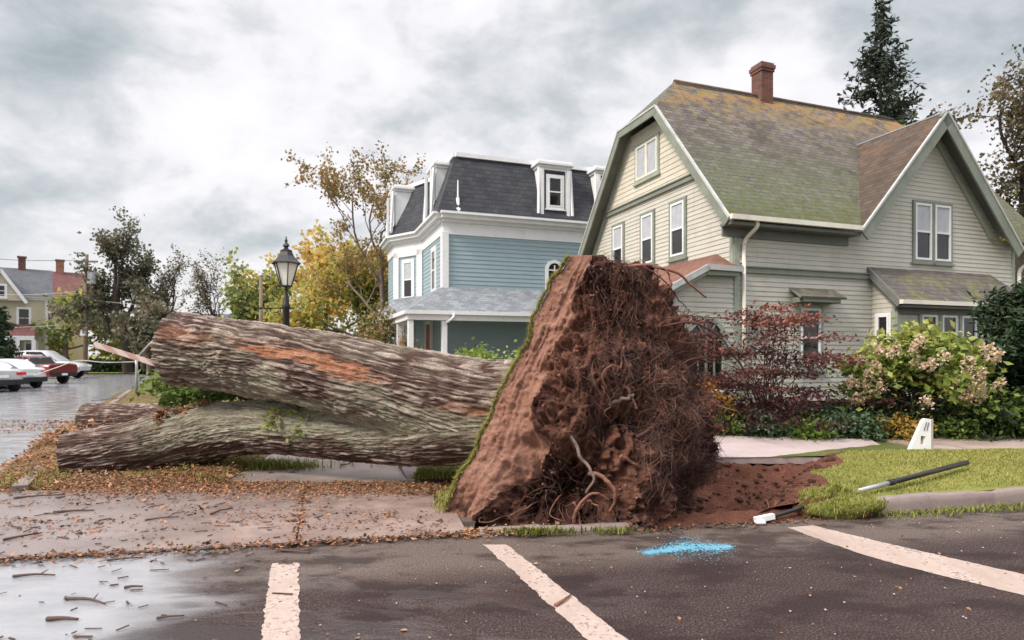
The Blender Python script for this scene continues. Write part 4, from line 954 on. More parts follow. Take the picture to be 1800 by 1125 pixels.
fade = np.clip((2.80-zz)/.25, .25, 1)
PD = PL+PN*(d*fade)[..., None]
mb = MB(); i = np.arange(NZ-1)[:, None]*NT; j = np.arange(NT)[None, :]; k = (j+1) % NT
q = np.stack([i+j, i+k, i+NT+k, i+NT+j], -1)
matid = np.where(rootz[:-1] > .5, 1, 0); matid[:, NS-1:] = 2
mb.add((PD-np.array([0, 7.6, 0])).reshape(-1, 3), [], 0)
for m_ in (0, 1, 2): mb.f.append((q[matid == m_].astype(np.int64), m_, True))
top = PD[-1]; tc = top.mean(0)+np.array([0, 0, .04]); n0 = mb.n; mb.add((tc-np.array([0, 7.6, 0]))[None], [])
mb.f.append((np.stack([(NZ-1)*NT+j[0], (NZ-1)*NT+k[0], np.full(NT, n0)], -1).astype(np.int64), 1, True))
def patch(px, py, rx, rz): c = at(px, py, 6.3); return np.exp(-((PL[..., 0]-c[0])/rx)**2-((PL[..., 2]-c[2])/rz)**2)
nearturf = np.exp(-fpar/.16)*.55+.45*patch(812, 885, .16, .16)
hum_shade = (fbm(P0*1.55+3, 3, 91)-.5).reshape(zz.shape)*2.2+.26+.6*patch(1085, 505, .22, .3)+.6*patch(985, 850, .4, .4)+.65*patch(1180, 740, .42, .8)+.45*patch(820, 890, .2, .12)-.5*patch(1000, 660, .22, .35)-.35*patch(1075, 800, .2, .12)  # dark topsoil patches; the one in the foot hollow is painted shade
plate = mb.build('root_plate', [M['facesoil'], M['rootsoil'], M['lawn']], ft, attrs={'humus_shade': np.concatenate([np.where(rootz > .5, np.clip(hum_shade, 0, 1), np.clip(nearturf+.5*np.clip(hum_shade-.75, 0, 1)+.2*np.clip(-groove*6-.4, 0, 1), 0, 1)).ravel(), [.6]])})  # face grooves also get shade painted into the soil colour
PDN = pnormals(PD)
rng = np.random.default_rng(12)
OFF = np.array([0, 7.6, 0])
def surf_root(z0, f0, ln, off, heading, wob=.35, r0=.008, r1=.002, n=14, sag=0.0):
    """a root that creeps over the soil: walks in (row, column) of the plate"""
    zi, fi = z0, f0; pts = []; stepz = ln/n/((2.86)/NZ); stepf = ln/n/.022; h = heading
    for s in range(n):
        a = int(np.clip(zi, 0, NZ-1)); b = int(fi) % NT
        t = s/(n-1); pts.append(PD[a, b]+PDN[a, b]*(off*sin(pi*min(1, t*1.05))+.3*r0)+np.array([0, 0, -sag*t*t]))
        h += rng.normal(0, wob); zi += stepz*sin(h); fi += stepf*cos(h); zi = np.clip(zi, 1, NZ-2); fi = np.clip(fi, 2, NS-3)
    return np.array(pts), np.linspace(r0, r1, n)
def cols(lo, hi): return np.interp(rng.uniform(lo, hi), [0, 8], [0, NS-1])
hairmask = (.25+.9*np.clip(hum_shade, 0, 1))*np.clip((fbm(P0*1.9, 3, 81).reshape(zz.shape)-.44)*7, .04, 1)*np.clip((fpar-1.2)/2.0, .12, 1)
hairmask *= 1-.85*np.exp(-(((PL[..., 0]-.52)/.38)**2+((PL[..., 2]-.42)/.42)**2))
# matted hair roots: beyond counting
for (cnt, m_, nm, lab, rr_) in ((8500, 'root_dark', 'hair_roots', 'matted dark hair roots', (.0012, .0034)), (3800, 'root_brown', 'hair_roots', 'tangled brown hair roots', (.0012, .003)), (1100, 'root_grey', 'hair_roots', 'pale dry hair roots', (.001, .0024))):
    mb = MB()
    for _ in range(cnt):
        zf = rng.beta(1.3, 1.5)*.97; f0 = cols(1.45, 6.6)
        if rng.random() < .45: f0 = cols(3.2, 6.2)
        a_, b_ = int(zf*NZ), int(f0)
        if hairmask[a_, b_] < rng.random(): continue
        pts, rad = surf_root(zf*NZ, f0, rng.uniform(.2, .75), rng.uniform(.03, .17), rng.normal(-pi/2, .95), .4, rng.uniform(*rr_), .0014, 9, rng.uniform(0, .22))
        pts[:, 2] = np.maximum(pts[:, 2], .01); mb.tube(pts-OFF, rad, 4, cap=False)
    tag(mb.build(nm, M[m_], plate), kind='stuff')['label'] = lab
# roots one can tell apart, each its own piece
for q_ in range(34):
    f0 = cols(1.7, 6.2); zf = rng.uniform(.06, .9)
    pts, rad = surf_root(zf*NZ, f0, rng.uniform(.45, 1.0), rng.uniform(.03, .14), rng.normal(-pi/2, .7), .24, rng.uniform(.005, .014), .002, 16, rng.uniform(0, .15))
    pts[:, 2] = np.maximum(pts[:, 2], .02)
    mb = MB(); mb.tube(spline(pts-OFF, 30), np.interp(np.linspace(0, 1, 30), np.linspace(0, 1, 16), rad), 7); mb.build('root', M[['root_brown', 'root_dark', 'root_brown', 'root_dark'][q_ % 4]], plate)
def hero(P, r0, r1, m_, lab=None, n=30):
    pts = spline([at(*p) for p in P], n); pts += (np.stack([n2(np.arange(n)*.3, np.zeros(n), 1, int(P[0][0])+s_) for s_ in range(3)], 1)-.5)*.05
    pts[:, 2] = np.maximum(pts[:, 2], .015)
    mb = MB(); mb.tube(pts-OFF, np.linspace(r0, r1, n), 9); o = mb.build('root', M[m_], plate)
    if lab: o['label'] = lab
hero([(994, 748, 6.0), (1008, 775, 5.92), (1024, 806, 5.88), (1042, 838, 5.86), (1030, 868, 5.9)], .022, .011, 'root_grey', 'thick grey broken root slanting across the dark hollow')
hero([(1036, 830, 5.9), (1066, 842, 5.86), (1082, 872, 5.85), (1070, 900, 5.9)], .026, .012, 'root_brown'); hero([(1008, 920, 5.9), (1016, 890, 5.85), (1046, 866, 5.84), (1072, 880, 5.9)], .02, .010, 'root_brown')
hero([(1062, 915, 5.9), (1052, 890, 5.85), (1030, 880, 5.85), (1012, 905, 5.88)], .012, .006, 'root_brown'); hero([(1020, 922, 5.9), (1018, 900, 5.87), (1008, 880, 5.88)], .012, .006, 'root_brown')
hero([(1066, 712, 6.05), (1095, 702, 5.98), (1114, 694, 6.05)], .022, .014, 'root_grey', 'stubby pale broken root end'); hero([(1060, 660, 6.15), (1100, 680, 6.05), (1118, 720, 6.05)], .028, .012, 'root_brown')
hero([(1120, 770, 6.0), (1165, 745, 6.05), (1200, 770, 6.2), (1215, 815, 6.4)], .022, .01, 'root_dark'); hero([(1090, 800, 5.9), (1130, 826, 5.95), (1165, 850, 6.05)], .018, .008, 'root_brown')
hero([(1060, 478, 6.75), (1100, 468, 6.7), (1150, 466, 6.7), (1196, 484, 6.7), (1222, 508, 6.75), (1240, 524, 6.8)], .024, .010, 'root_brown', 'reddish root arching out from the top of the plate')
hero([(1150, 467, 6.7), (1172, 476, 6.68), (1180, 505, 6.7), (1176, 535, 6.75)], .012, .006, 'root_brown'); hero([(1130, 470, 6.7), (1165, 490, 6.65), (1196, 530, 6.7), (1212, 545, 6.75)], .010, .004, 'root_dark')
hero([(1150, 575, 6.6), (1215, 566, 6.6), (1262, 590, 6.65), (1290, 625, 6.7), (1308, 648, 6.75)], .014, .006, 'root_dark', 'long thin dark root reaching in front of the red maple')
hero([(1170, 560, 6.6), (1225, 556, 6.65), (1290, 562, 6.7)], .008, .004, 'root_dark'); hero([(1180, 645, 6.6), (1230, 628, 6.6), (1270, 640, 6.65)], .010, .004, 'root_dark'); hero([(1190, 600, 6.6), (1240, 606, 6.6), (1262, 622, 6.6)], .008, .003, 'root_dark')
for q_ in range(26):                                            # bristling root ends on the right flank
    zf = rng.uniform(.35, .86); f0 = cols(3.6, 5.6); a, b = int(zf*NZ), int(f0); p = PD[a, b]; n_ = PDN[a, b]; L = rng.uniform(.14, .42); pts = []; dr = n_+rng.normal(0, .35, 3)+np.array([.45, -.1, .1])
    for s in range(7): pts.append(p.copy()); p = p+dr/np.linalg.norm(dr)*L/6; dr = dr+rng.normal(0, .18, 3)+np.array([0, 0, -.05])
    mb = MB(); mb.tube(np.array(pts)-OFF, np.linspace(rng.uniform(.006, .013), .002, 7), 6); mb.build('root', M[['root_dark', 'root_brown'][q_ % 2]], plate)
# clods and stones caught among the roots
mb = MB()
def lump(c, r, seed, sq=(1, 1, 1), n=10, rough=.5):
    th, ph = np.meshgrid(np.linspace(0, 2*pi, 2*n, endpoint=False), np.linspace(.02, pi-.02, n), indexing='ij')
    U = np.stack([np.cos(th)*np.sin(ph), np.sin(th)*np.sin(ph), np.cos(ph)], -1); f = 1+(fbm(U.reshape(-1, 3)*1.7+seed*3.1, 4, seed).reshape(th.shape)-.5)*2*rough
    V = np.asarray(c)+U*f[..., None]*r*np.asarray(sq)
    a, b = V.shape[:2]; ii = np.arange(a)[:, None]; jj = np.arange(b-1)[None]; q = np.stack([ii*b+jj, ii*b+jj+1, ((ii+1) % a)*b+jj+1, ((ii+1) % a)*b+jj], -1).reshape(-1, 4)
    return V.reshape(-1, 3), q[:, ::-1]
for q_ in range(420):
    a, b = int(rng.uniform(.02, .95)*NZ), int(cols(1.2, 6.5)); v_, f_ = lump(PD[a, b]+PDN[a, b]*.01-OFF, rng.uniform(.008, .022), q_, (1, 1, .8), 4); mb.add(v_, f_, rng.integers(0, 2), True)
tag(mb.build('soil_clods', [M['facesoil'], M['rootsoil']], plate), kind='stuff')

# grass
def blades(P, h, w, rng_, lean=.5, nrm=None, up=(0, 0, 1)):
    """one bent blade (two quads in a strip) per point"""
    n = len(P); az = rng_.uniform(0, 2*pi, n); hh = h*rng_.uniform(.5, 1.3, n); ln = lean*rng_.uniform(.2, 1.2, n)
    dx = np.stack([np.cos(az), np.sin(az), np.zeros(n)], 1); sd = np.stack([-np.sin(az), np.cos(az), np.zeros(n)], 1)*(w*rng_.uniform(.6, 1.3, n))[:, None]
    u = np.asarray(up, float)[None] if nrm is None else nrm
    m1 = P+u*(hh*.6)[:, None]+dx*(hh*ln*.35)[:, None]; t1 = P+u*(hh*.95)[:, None]+dx*(hh*ln)[:, None]
    V = np.stack([P-sd/2, P+sd/2, m1+sd*.4, m1-sd*.4, t1+sd*.06, t1-sd*.06], 1).reshape(-1, 3)
    b = np.arange(n)[:, None]*6; q = np.concatenate([b+np.array([[0, 1, 2, 3]]), b+np.array([[3, 2, 4, 5]])], 1).reshape(-1, 4)
    mb = MB(); mb.add(V, q, 0, False); return mb, np.repeat(np.clip(rng_.normal(.5, .22, n), 0, 1), 2)
def grassy(name, P, h, w, lab, parent=None, seed=1, m_='blade', lean=.5, nrm=None, shift=0.0):
    mb, r = blades(P, h, w, np.random.default_rng(seed), lean, nrm)
    o = mb.build(name, M[m_], parent, fattrs={'rnd': np.clip(r+shift, 0, 1)}); tag(o, None, None, None, 'stuff')
    if parent is None: tag(o, lab, 'grass')
    else: o['label'] = lab
    return o
# turf still clinging to the edge of the plate
zi = rng.integers(1, NZ-1, 5200); p = PD[zi, 0]; bk = rng.beta(1, 5, 5200)[:, None]*(PD[zi, NS+NB-6]-p)*.35
tn = -PDN[zi, NS+6]; tn = np.where((tn[:, :1] > 0), -tn, tn)
P = p+bk*.25+rng.normal(0, .010, (5200, 3))+np.array([-.02, -.005, 0]); nn = rng.normal(0, .45, (5200, 3))+np.array([-.75, -.35, .2]); nn /= np.linalg.norm(nn, axis=1)[:, None]
grassy('turf_fringe', P-OFF, .045, .008, 'yellow-green turf edge along the root plate', plate, 4, lean=.7, nrm=nn, shift=.42)
mb = MB(); pe = PD[::3, 0]+np.array([-.03, .03, 0])-OFF; mb.tube(pe, .008+.016*n2(np.arange(len(pe))*.45, np.zeros(len(pe)), 1, 5), 7); mb.build('turf_layer', M['drygrass'], plate)

# sprouts on the lower limb
def leafquads(P, size, rng_, flat=.0, asp=.6, droop=0.0, sg_=0):
    n = len(P); d = rng_.normal(0, 1, (n, 3)); d[:, 2] = d[:, 2]*(1-flat)-droop; d /= np.linalg.norm(d, axis=1)[:, None]
    e = rng_.normal(0, 1, (n, 3)); e[:, 2] *= (1-flat); e -= d*np.sum(d*e, 1)[:, None]; e /= np.linalg.norm(e, axis=1)[:, None]
    s = (size*(np.clip(rng_.lognormal(-.05, sg_, n), .25, 3.2) if sg_ else rng_.uniform(.6, 1.35, n)))[:, None]; nr = np.cross(d, e)
    V = np.stack([P, P+d*s*.5+e*s*asp*.5+nr*s*.10, P+d*s, P+d*s*.5-e*s*asp*.5+nr*s*.10], 1).reshape(-1, 3)
    q = np.arange(4*n).reshape(-1, 4); mb = MB(); mb.add(V, q, 0, False); return mb
def leafy(name, P, size, m_, parent, seed, flat=.2, mean=.5, sd=.25, asp=.6, droop=.0, loc=None, rnd=None, sg_=0):
    r = np.random.default_rng(seed); mb = leafquads(P, size, r, flat, asp, droop, sg_)
    v = np.clip(r.normal(mean, sd, len(P)), 0, 1) if rnd is None else rnd
    return mb.build(name, M[m_], parent, fattrs={'rnd': v}, loc=loc)
def sprout(px, py, Y, w, h, n, seed, lab, mean=.7):
    r = np.random.default_rng(seed); c = at(px, py, Y); P = c+r.normal(0, 1, (n, 3))*np.array([w, .06, h]); o = leafy('leaves', P-OFF, .075, 'green_leaf', o2, seed, .1, mean, .2, .6, .3); o['label'] = lab
    mb = MB()
    for q_ in range(7): b = c+r.normal(0, 1, 3)*np.array([w*.9, .05, h*.9]); mb.tube(spline([c+np.array([0, .08, h]), (c+b)/2, b], 6)-OFF, .005, 4)
    mb.build('sprout_stem', M['root_brown'], o)
sprout(488, 735, 8.1, .10, .10, 110, 1, 'yellow-green leafy sprout on the lower limb', .85); sprout(540, 745, 8.0, .09, .12, 90, 2, 'leafy sprout on the lower limb nearer the roots', .7)
# ------------------------------------------------------------------ trees, shrubs and plants
def barkp(name, a): return plain(name, a, .9, .35, 5, bmp=.5)
M['tb_grey'] = barkp('grey_brown_tree_bark', (.15, .115, .10)); M['tb_dark'] = barkp('dark_tree_bark', (.07, .055, .05))
M['lf_rust'] = leafmat('rust_leaves', [(.15, .11, .05), (.26, .18, .07), (.36, .23, .08), (.32, .28, .11)], .6, .35)
M['lf_gold'] = leafmat('golden_leaves', [(.17, .22, .08), (.36, .36, .10), (.55, .46, .12), (.62, .43, .11), (.48, .27, .09)], .6, .45)
M['lf_green'] = leafmat('mid_green_leaves', [(.035, .06, .03), (.06, .095, .04), (.10, .13, .05), (.17, .17, .07)], .6, .25)
M['lf_dark'] = leafmat('dark_green_leaves', [(.03, .045, .028), (.05, .065, .036), (.075, .085, .045), (.11, .10, .06)], .6, .2)
M['lf_olivegreen'] = leafmat('grey_olive_leaves', [(.075, .08, .055), (.115, .12, .075), (.16, .15, .095), (.22, .18, .12)], .6, .25)
M['lf_olive'] = leafmat('olive_brown_leaves', [(.06, .055, .035), (.10, .085, .05), (.15, .12, .065), (.21, .155, .08)], .6, .2)
M['lf_needle'] = leafmat('spruce_needles', [(.028, .04, .03), (.045, .06, .042), (.07, .08, .055)], .6, .1)
M['lf_yew'] = leafmat('dark_yew_needles', [(.012, .028, .014), (.022, .045, .02), (.04, .07, .03), (.06, .10, .04)], .55, .15)
M['lf_maple'] = leafmat('purple_maple_leaves', [(.05, .02, .023), (.095, .035, .034), (.16, .056, .044), (.26, .092, .058), (.40, .17, .10)], .5, .3)
M['lf_bright'] = leafmat('bright_green_leaves', [(.06, .11, .02), (.13, .21, .035), (.25, .33, .06), (.42, .45, .12)], .5, .35)
M['lf_hyd'] = leafmat('hydrangea_leaves', [(.035, .07, .02), (.09, .15, .03), (.19, .25, .05), (.34, .36, .09)], .5, .3)
M['petal'] = leafmat('blush_hydrangea_petals', [(.42, .30, .17), (.58, .44, .30), (.66, .50, .38), (.72, .60, .46)], .6, .3)
M['lf_peach'] = leafmat('peach_and_green_leaves', [(.07, .10, .03), (.15, .17, .05), (.36, .22, .10), (.52, .28, .15)], .6, .3)
M['lf_orange'] = leafmat('orange_shrub_leaves', [(.30, .24, .05), (.55, .27, .06), (.66, .27, .09)], .6, .35)
M['lf_under'] = leafmat('bluish_bed_leaves', [(.02, .035, .016), (.04, .07, .03), (.09, .15, .075), (.17, .24, .13)], .5, .25)

def grow(r, p, d, L, rad, lvl, mx, tubes, tips, ratio=.62, spread=.75, nch=4, up=.10, crook=.22, f0=.3, taper=.55):
    n = 7; pts = [np.array(p, float)]; dirs = []; d = np.array(d, float)
    for i in range(n-1):
        d = d+r.normal(0, crook, 3)*(.6 if lvl == 0 else 1)+np.array([0, 0, up]); d /= np.linalg.norm(d); pts.append(pts[-1]+d*L/(n-1)); dirs.append(d.copy())
    pts = np.array(pts); rr = np.linspace(rad, rad*(taper if lvl < mx else .3), n); tubes.append((pts, rr, lvl))
    if lvl >= mx-1: tips.append((pts, L))
    if lvl < mx:
        for c in range(nch if lvl else int(nch*1.6)):
            f = f0+(1-f0)*(c+r.uniform(.2, 1))/(nch if lvl else int(nch*1.6)); f = min(f, 1); i = min(n-2, int(f*(n-1))); u = f*(n-1)-i; q = pts[i]*(1-u)+pts[i+1]*u
            ax = r.normal(0, 1, 3); ax -= dirs[i]*ax@dirs[i]; ax /= np.linalg.norm(ax)+1e-9; s = spread*r.uniform(.6, 1.25); nd = dirs[i]*cos(s)+ax*sin(s)
            grow(r, q, nd, L*ratio*r.uniform(.7, 1.2)*(1.15-.45*f if lvl == 0 else 1), max(rr[i]*.55, .006), lvl+1, mx, tubes, tips, ratio, spread, nch, up, crook, .25, taper)
def tree(name, label, x, y, h, seed, leaf, nleaf, size, cat='tree', group=None, trunk_r=.2, mx=3, nch=4, ratio=.6, spread=.75, up=.10, crook=.2, f0=.3, bark='tb_grey', clump=.3, tfrac=.72, dens=1.0, sq=(1, 1, 1), mean=.5, z0=.05, hang=0.0, lean=(0, 0)):
    r = np.random.default_rng(seed); root = thing(name, label, cat, (x, y, z0), r.uniform(0, 6) if False else 0, group)
    tubes, tips = [], []; grow(r, (0, 0, 0), (lean[0], lean[1], 1), h*tfrac, trunk_r, 0, mx, tubes, tips, ratio, spread, nch, up, crook, f0)
    allp = np.concatenate([t[0] for t in tubes]); k = h/allp[:, 2].max(); sqv = np.array(sq)*k
    mb = MB()
    for pts, rr, lv in tubes: mb.tube(pts*sqv, rr, 8 if lv == 0 else 5 if lv == 1 else 3, cap=False)
    mb.build('trunk', M[bark], root)
    P = []
    w = np.array([t[1] for t in tips]); w = w/w.sum()
    for i in r.choice(len(tips), nleaf, p=w):
        pts, L = tips[i]; f = r.uniform(.25, 1.05)*(len(pts)-1); a = min(int(f), len(pts)-2); P.append((pts[a]+(pts[a+1]-pts[a])*(f-a))*sqv)
    P = np.array(P); nz_ = fbm(P*.9+seed, 3, seed)
    keep = nz_ > (.5-.5*dens*.9) if dens < 1 else np.ones(len(P), bool)
    P = P[keep]+r.normal(0, clump, (keep.sum(), 3))*np.array([1, 1, .7]); P[:, 2] -= hang*r.uniform(0, 1, len(P))
    col = np.clip(mean+(fbm(P*.55+9, 3, seed+5)-.5)*1.5+r.normal(0, .14, len(P)), 0, 1)
    leafy('crown', P, size, leaf, root, seed, .1, rnd=col, asp=.75)
    return root
def conifer(name, label, x, y, h, seed, width, leaf='lf_needle', nb=24, per=9, size=.22, group=None, z0=.05, start=.12, droop=.35, dens=26, tip=.55, cat='conifer'):
    r = np.random.default_rng(seed); root = thing(name, label, cat, (x, y, z0), 0, group); mb = MB()
    mb.tube(spline([(0, 0, 0), (.02, 0, h*.5), (0, .02, h)], 12), np.linspace(h*.013, .012, 12), 7); P = []
    for i in range(nb):
        f = start+(1-start)*(i/(nb-1))**.95; z = h*f; L = width*(1-f)**tip*r.uniform(.75, 1.1)+.08
        for k in range(per if f < .85 else max(3, per-3)):
            a = r.uniform(0, 2*pi); l = L*r.uniform(.6, 1.15); e = np.array([cos(a), sin(a), 0]); dr = droop*(1.2-f)
            pts = spline([(0, 0, z), e*l*.5+np.array([0, 0, z-dr*l*.30]), e*l+np.array([0, 0, z-dr*l*.15+.10*l])], 7); mb.tube(pts, np.linspace(.012+.008*l, .004, 7), 3, cap=False)
            n = int(dens*l/width*1.6)+4; t = r.uniform(.12, 1.02, n); q = np.stack([np.interp(t, np.linspace(0, 1, 7), pts[:, c]) for c in range(3)], 1)
            side = np.array([-sin(a), cos(a), 0]); q = q+side*(r.normal(0, .15, n)*l*(1.05-t))[:, None]+np.array([0, 0, -1])*(np.abs(r.normal(0, .06, n))*(1+l*.4))[:, None]; P.append(q)
    mb.build('trunk', M['tb_dark'], root); P = np.concatenate(P); leafy('crown', P, size, leaf, root, seed, .35, .5, .25, .38, .25); return root
def shrub(name, label, x, y, w, h, seed, leaf, n, size, cat='shrub', group=None, pads=26, pad=(.2, .08), z0=.08, low=.25, mean=.5, grad=0.0, stem='root_dark', shape=1.0, depth=1.0, flat=.3, asp=.6, sd=.16, curl=0):
    """pads of leaves carried on stems that fan out of one foot"""
    r = np.random.default_rng(seed); root = thing(name, label, cat, (x, y, z0), 0, group); mb = MB(); P = []; G = []
    for i in range(pads):
        a = r.uniform(0, 2*pi); u = r.uniform(0, 1)**.5; f = low+(1-low)*r.uniform(0, 1)**(1.35 if curl else 1); wr = w/2*(1-max(0, f-.55)**2*1.6*shape)*((.8 if curl else .55)+(.2 if curl else .45)*min(1, f/.35)) ; c = np.array([cos(a)*u*wr, sin(a)*u*wr*depth, h*f*(1-.35*u*u*shape)])
        pth = [(r.normal(0, .04), r.normal(0, .04), 0), c*np.array([.35, .35, .55])+r.normal(0, .03, 3), c]
        if curl: bz = h*r.uniform(.1, .35)*min(1, f*1.6); pth = [(r.normal(0, .05), r.normal(0, .05), 0), (c[0]*.12+r.normal(0, .1), c[1]*.12, bz), (c[0]*.5+r.normal(0, .10), c[1]*.5, bz+(c[2]-bz)*.72), c+np.array([0, 0, .02])]
        mb.tube(spline(pth, 9), np.linspace((.009 if curl else .016)*h**.5, .003, 9), 4, cap=False)
        k = n//pads; q = c+r.normal(0, 1, (k, 3))*np.array([pad[0], pad[0], pad[1]]); P.append(q); G.append(np.full(k, r.normal(0, .12)))
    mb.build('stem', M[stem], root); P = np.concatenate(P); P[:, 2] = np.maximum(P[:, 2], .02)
    col = np.clip(mean+np.concatenate(G)+grad*(P[:, 2]/h-.5)+r.normal(0, sd, len(P)), 0, 1); leafy('foliage', P, size, leaf, root, seed, flat, rnd=col, asp=asp); return root

def px2(px, Y): return (px-900)/F*Y
# tall trees behind and between the houses
tree('deciduous_tree', 'tall thin rust-leaved tree rising beside the blue house', px2(678, 36), 36, 14.6, 362, 'lf_rust', 9500, .18, trunk_r=.22, mx=4, nch=4, ratio=.64, spread=.72, up=.05, crook=.18, f0=.42, clump=.16, tfrac=.66, mean=.55, sq=(1.0, 1.0, 1), dens=.9, lean=(-.04, 0))
tree('deciduous_tree', 'golden orange tree right behind the lantern post', px2(570, 44), 44, 11.4, 23, 'lf_gold', 6000, .36, trunk_r=.25, nch=5, spread=.85, f0=.2, clump=.38, sq=(1.35, 1, 1), mean=.58, hang=.6)
tree('deciduous_tree', 'golden tree with drooping yellow-green branches against the blue house', px2(640, 40), 40, 9.4, 31, 'lf_gold', 6000, .36, trunk_r=.22, nch=5, spread=.95, f0=.12, clump=.40, sq=(1.35, 1, 1), mean=.38, hang=.9)
tree('deciduous_tree', 'green and yellow tree left of the lantern post', px2(478, 48), 48, 9.0, 37, 'lf_gold', 3600, .36, trunk_r=.2, nch=4, spread=.8, f0=.15, clump=.35, sq=(.8, 1, 1), mean=.2, hang=.5)
tree('deciduous_tree', 'tall dark full tree beside the utility pole', px2(225, 52), 52, 13.6, 41, 'lf_olivegreen', 8200, .27, trunk_r=.42, nch=5, spread=.7, f0=.25, clump=.30, sq=(.72, .8, 1), mean=.5, bark='tb_dark', dens=.75)
tree('deciduous_tree', 'slim half-bare brown tree right of the tall dark tree', px2(296, 54), 54, 11.6, 43, 'lf_olive', 1500, .18, trunk_r=.22, nch=4, spread=.6, f0=.35, clump=.22, sq=(.5, .8, 1), bark='tb_dark')
tree('deciduous_tree', 'sparse round-topped tree standing alone against the low sky', px2(396, 52), 52, 10.9, 47, 'lf_olive', 1900, .17, trunk_r=.16, nch=5, spread=.55, f0=.35, clump=.18, sq=(.62, .8, 1), bark='tb_dark')
tree('deciduous_tree', 'olive and gold tree in front of the wine-roofed house', px2(120, 55), 55, 7.8, 53, 'lf_gold', 3800, .42, trunk_r=.22, nch=4, spread=.85, f0=.2, clump=.4, sq=(1.15, 1, 1), mean=.16, hang=.4)
tree('deciduous_tree', 'broad low dark tree behind the pickup', px2(262, 49), 49, 6.0, 59, 'lf_olivegreen', 2600, .40, trunk_r=.2, nch=4, spread=.9, f0=.2, clump=.4, sq=(1.1, 1, 1), mean=.6)
for i, (px, Y, h_, sd_, lf, mn, lab) in enumerate([(352, 62, 4.4, 61, 'lf_gold', .5, 'low orange-tinged tree at the end of the street'), (428, 66, 5.6, 67, 'lf_gold', .18, 'low yellow-green tree right of the lone sparse tree'), (320, 70, 5.0, 71, 'lf_green', .6, 'low green tree just over the raised end of the upper log'),
        (500, 58, 6.4, 73, 'lf_green', .6, 'green tree behind the lantern post shaft'), (250, 64, 4.6, 79, 'lf_gold', .12, 'low yellow-green tree behind the leaning barrier board')]):
    tree('deciduous_tree', lab, px2(px, Y), Y, h_, sd_, lf, 2200, .44, trunk_r=.14, nch=4, spread=.9, f0=.1, clump=.45, sq=(1.5, 1, 1), mean=mn, hang=.5)
tree('deciduous_tree', 'tall brown-leaved tree at the right edge behind the cross gable', px2(1795, 25), 25, 14.6, 83, 'lf_olive', 10500, .165, trunk_r=.24, nch=5, spread=.6, f0=.3, clump=.24, sq=(.9, .9, 1), mean=.42, bark='tb_dark')
tree('deciduous_tree', 'lower dense olive tree behind the right end of the beige house', px2(1800, 28), 28, 8.6, 89, 'lf_gold', 5000, .30, trunk_r=.24, nch=5, spread=.85, f0=.15, clump=.4, sq=(.9, .9, 1), mean=.12, bark='tb_dark')
tree('deciduous_tree', 'bright green tree showing over the ridge below the spruce', px2(1560, 33), 33, 14.6, 97, 'lf_green', 2600, .36, trunk_r=.24, nch=5, spread=.8, f0=.55, clump=.4, sq=(.8, .9, 1), mean=.7, bark='tb_dark')
conifer('spruce_tree', 'tall dark spruce with tiered branches behind the beige roof', px2(1548, 36), 36, 23.2, 5, 6.2, nb=27, per=10, size=.40, start=.3, droop=.35, dens=60, tip=.85)
conifer('conifer_tree', 'small dark conifer at the left edge beside the yellow house', px2(2, 36), 36, 4.4, 6, 1.3, 'lf_yew', nb=18, per=8, size=.28, start=.05, dens=24)
# planting around the houses
conifer('yew_tree', 'dark evergreen with soft layered sprays at the right edge', 10.25, 11.9, 3.1, 7, 1.75, 'lf_yew', nb=22, per=13, size=.15, start=.02, droop=.3, dens=80, tip=.42, z0=.1)
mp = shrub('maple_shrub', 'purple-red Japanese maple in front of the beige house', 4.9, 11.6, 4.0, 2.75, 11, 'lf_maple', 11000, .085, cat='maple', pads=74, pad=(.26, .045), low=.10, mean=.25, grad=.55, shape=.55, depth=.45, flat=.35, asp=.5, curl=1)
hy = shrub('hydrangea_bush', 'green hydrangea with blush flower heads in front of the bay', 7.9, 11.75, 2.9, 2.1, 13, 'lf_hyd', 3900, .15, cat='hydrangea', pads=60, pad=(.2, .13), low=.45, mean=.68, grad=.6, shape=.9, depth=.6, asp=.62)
r = np.random.default_rng(17); P = []
for q_ in range(42):
    a = r.uniform(pi*1.0, pi*2.05); u = r.uniform(0, 1)**.4; f = r.uniform(.42, 1.0); c = np.array([cos(a)*u*1.4, sin(a)*u*.85-.15, 2.05*f*(1-.3*u*u)+.05]); n = 62; t = r.uniform(0, 1, n); R = .105*(1-.75*t)
    an = r.uniform(0, 2*pi, n); tilt = np.array([cos(a)*.5, sin(a)*.5-.2, .7]); P.append(c+tilt*(t*.22)[:, None]+np.stack([np.cos(an)*R, np.sin(an)*R, r.normal(0, .03, n)], 1))
leafy('blossoms', np.concatenate(P), .052, 'petal', hy, 5, .1, .5, .28, .9)
shrub('green_shrub', 'dense dark bush under the hydrangea', 7.6, 11.75, 2.0, 1.0, 14, 'lf_yew', 2600, .09, pads=50, pad=(.16, .12), low=.2, mean=.4, depth=.5)
shrub('green_shrub', 'bushy green shrub between the hydrangea and the dark evergreen', 9.2, 11.6, 1.5, 1.15, 15, 'lf_hyd', 1700, .10, pads=34, pad=(.16, .12), low=.15, mean=.28, depth=.7)
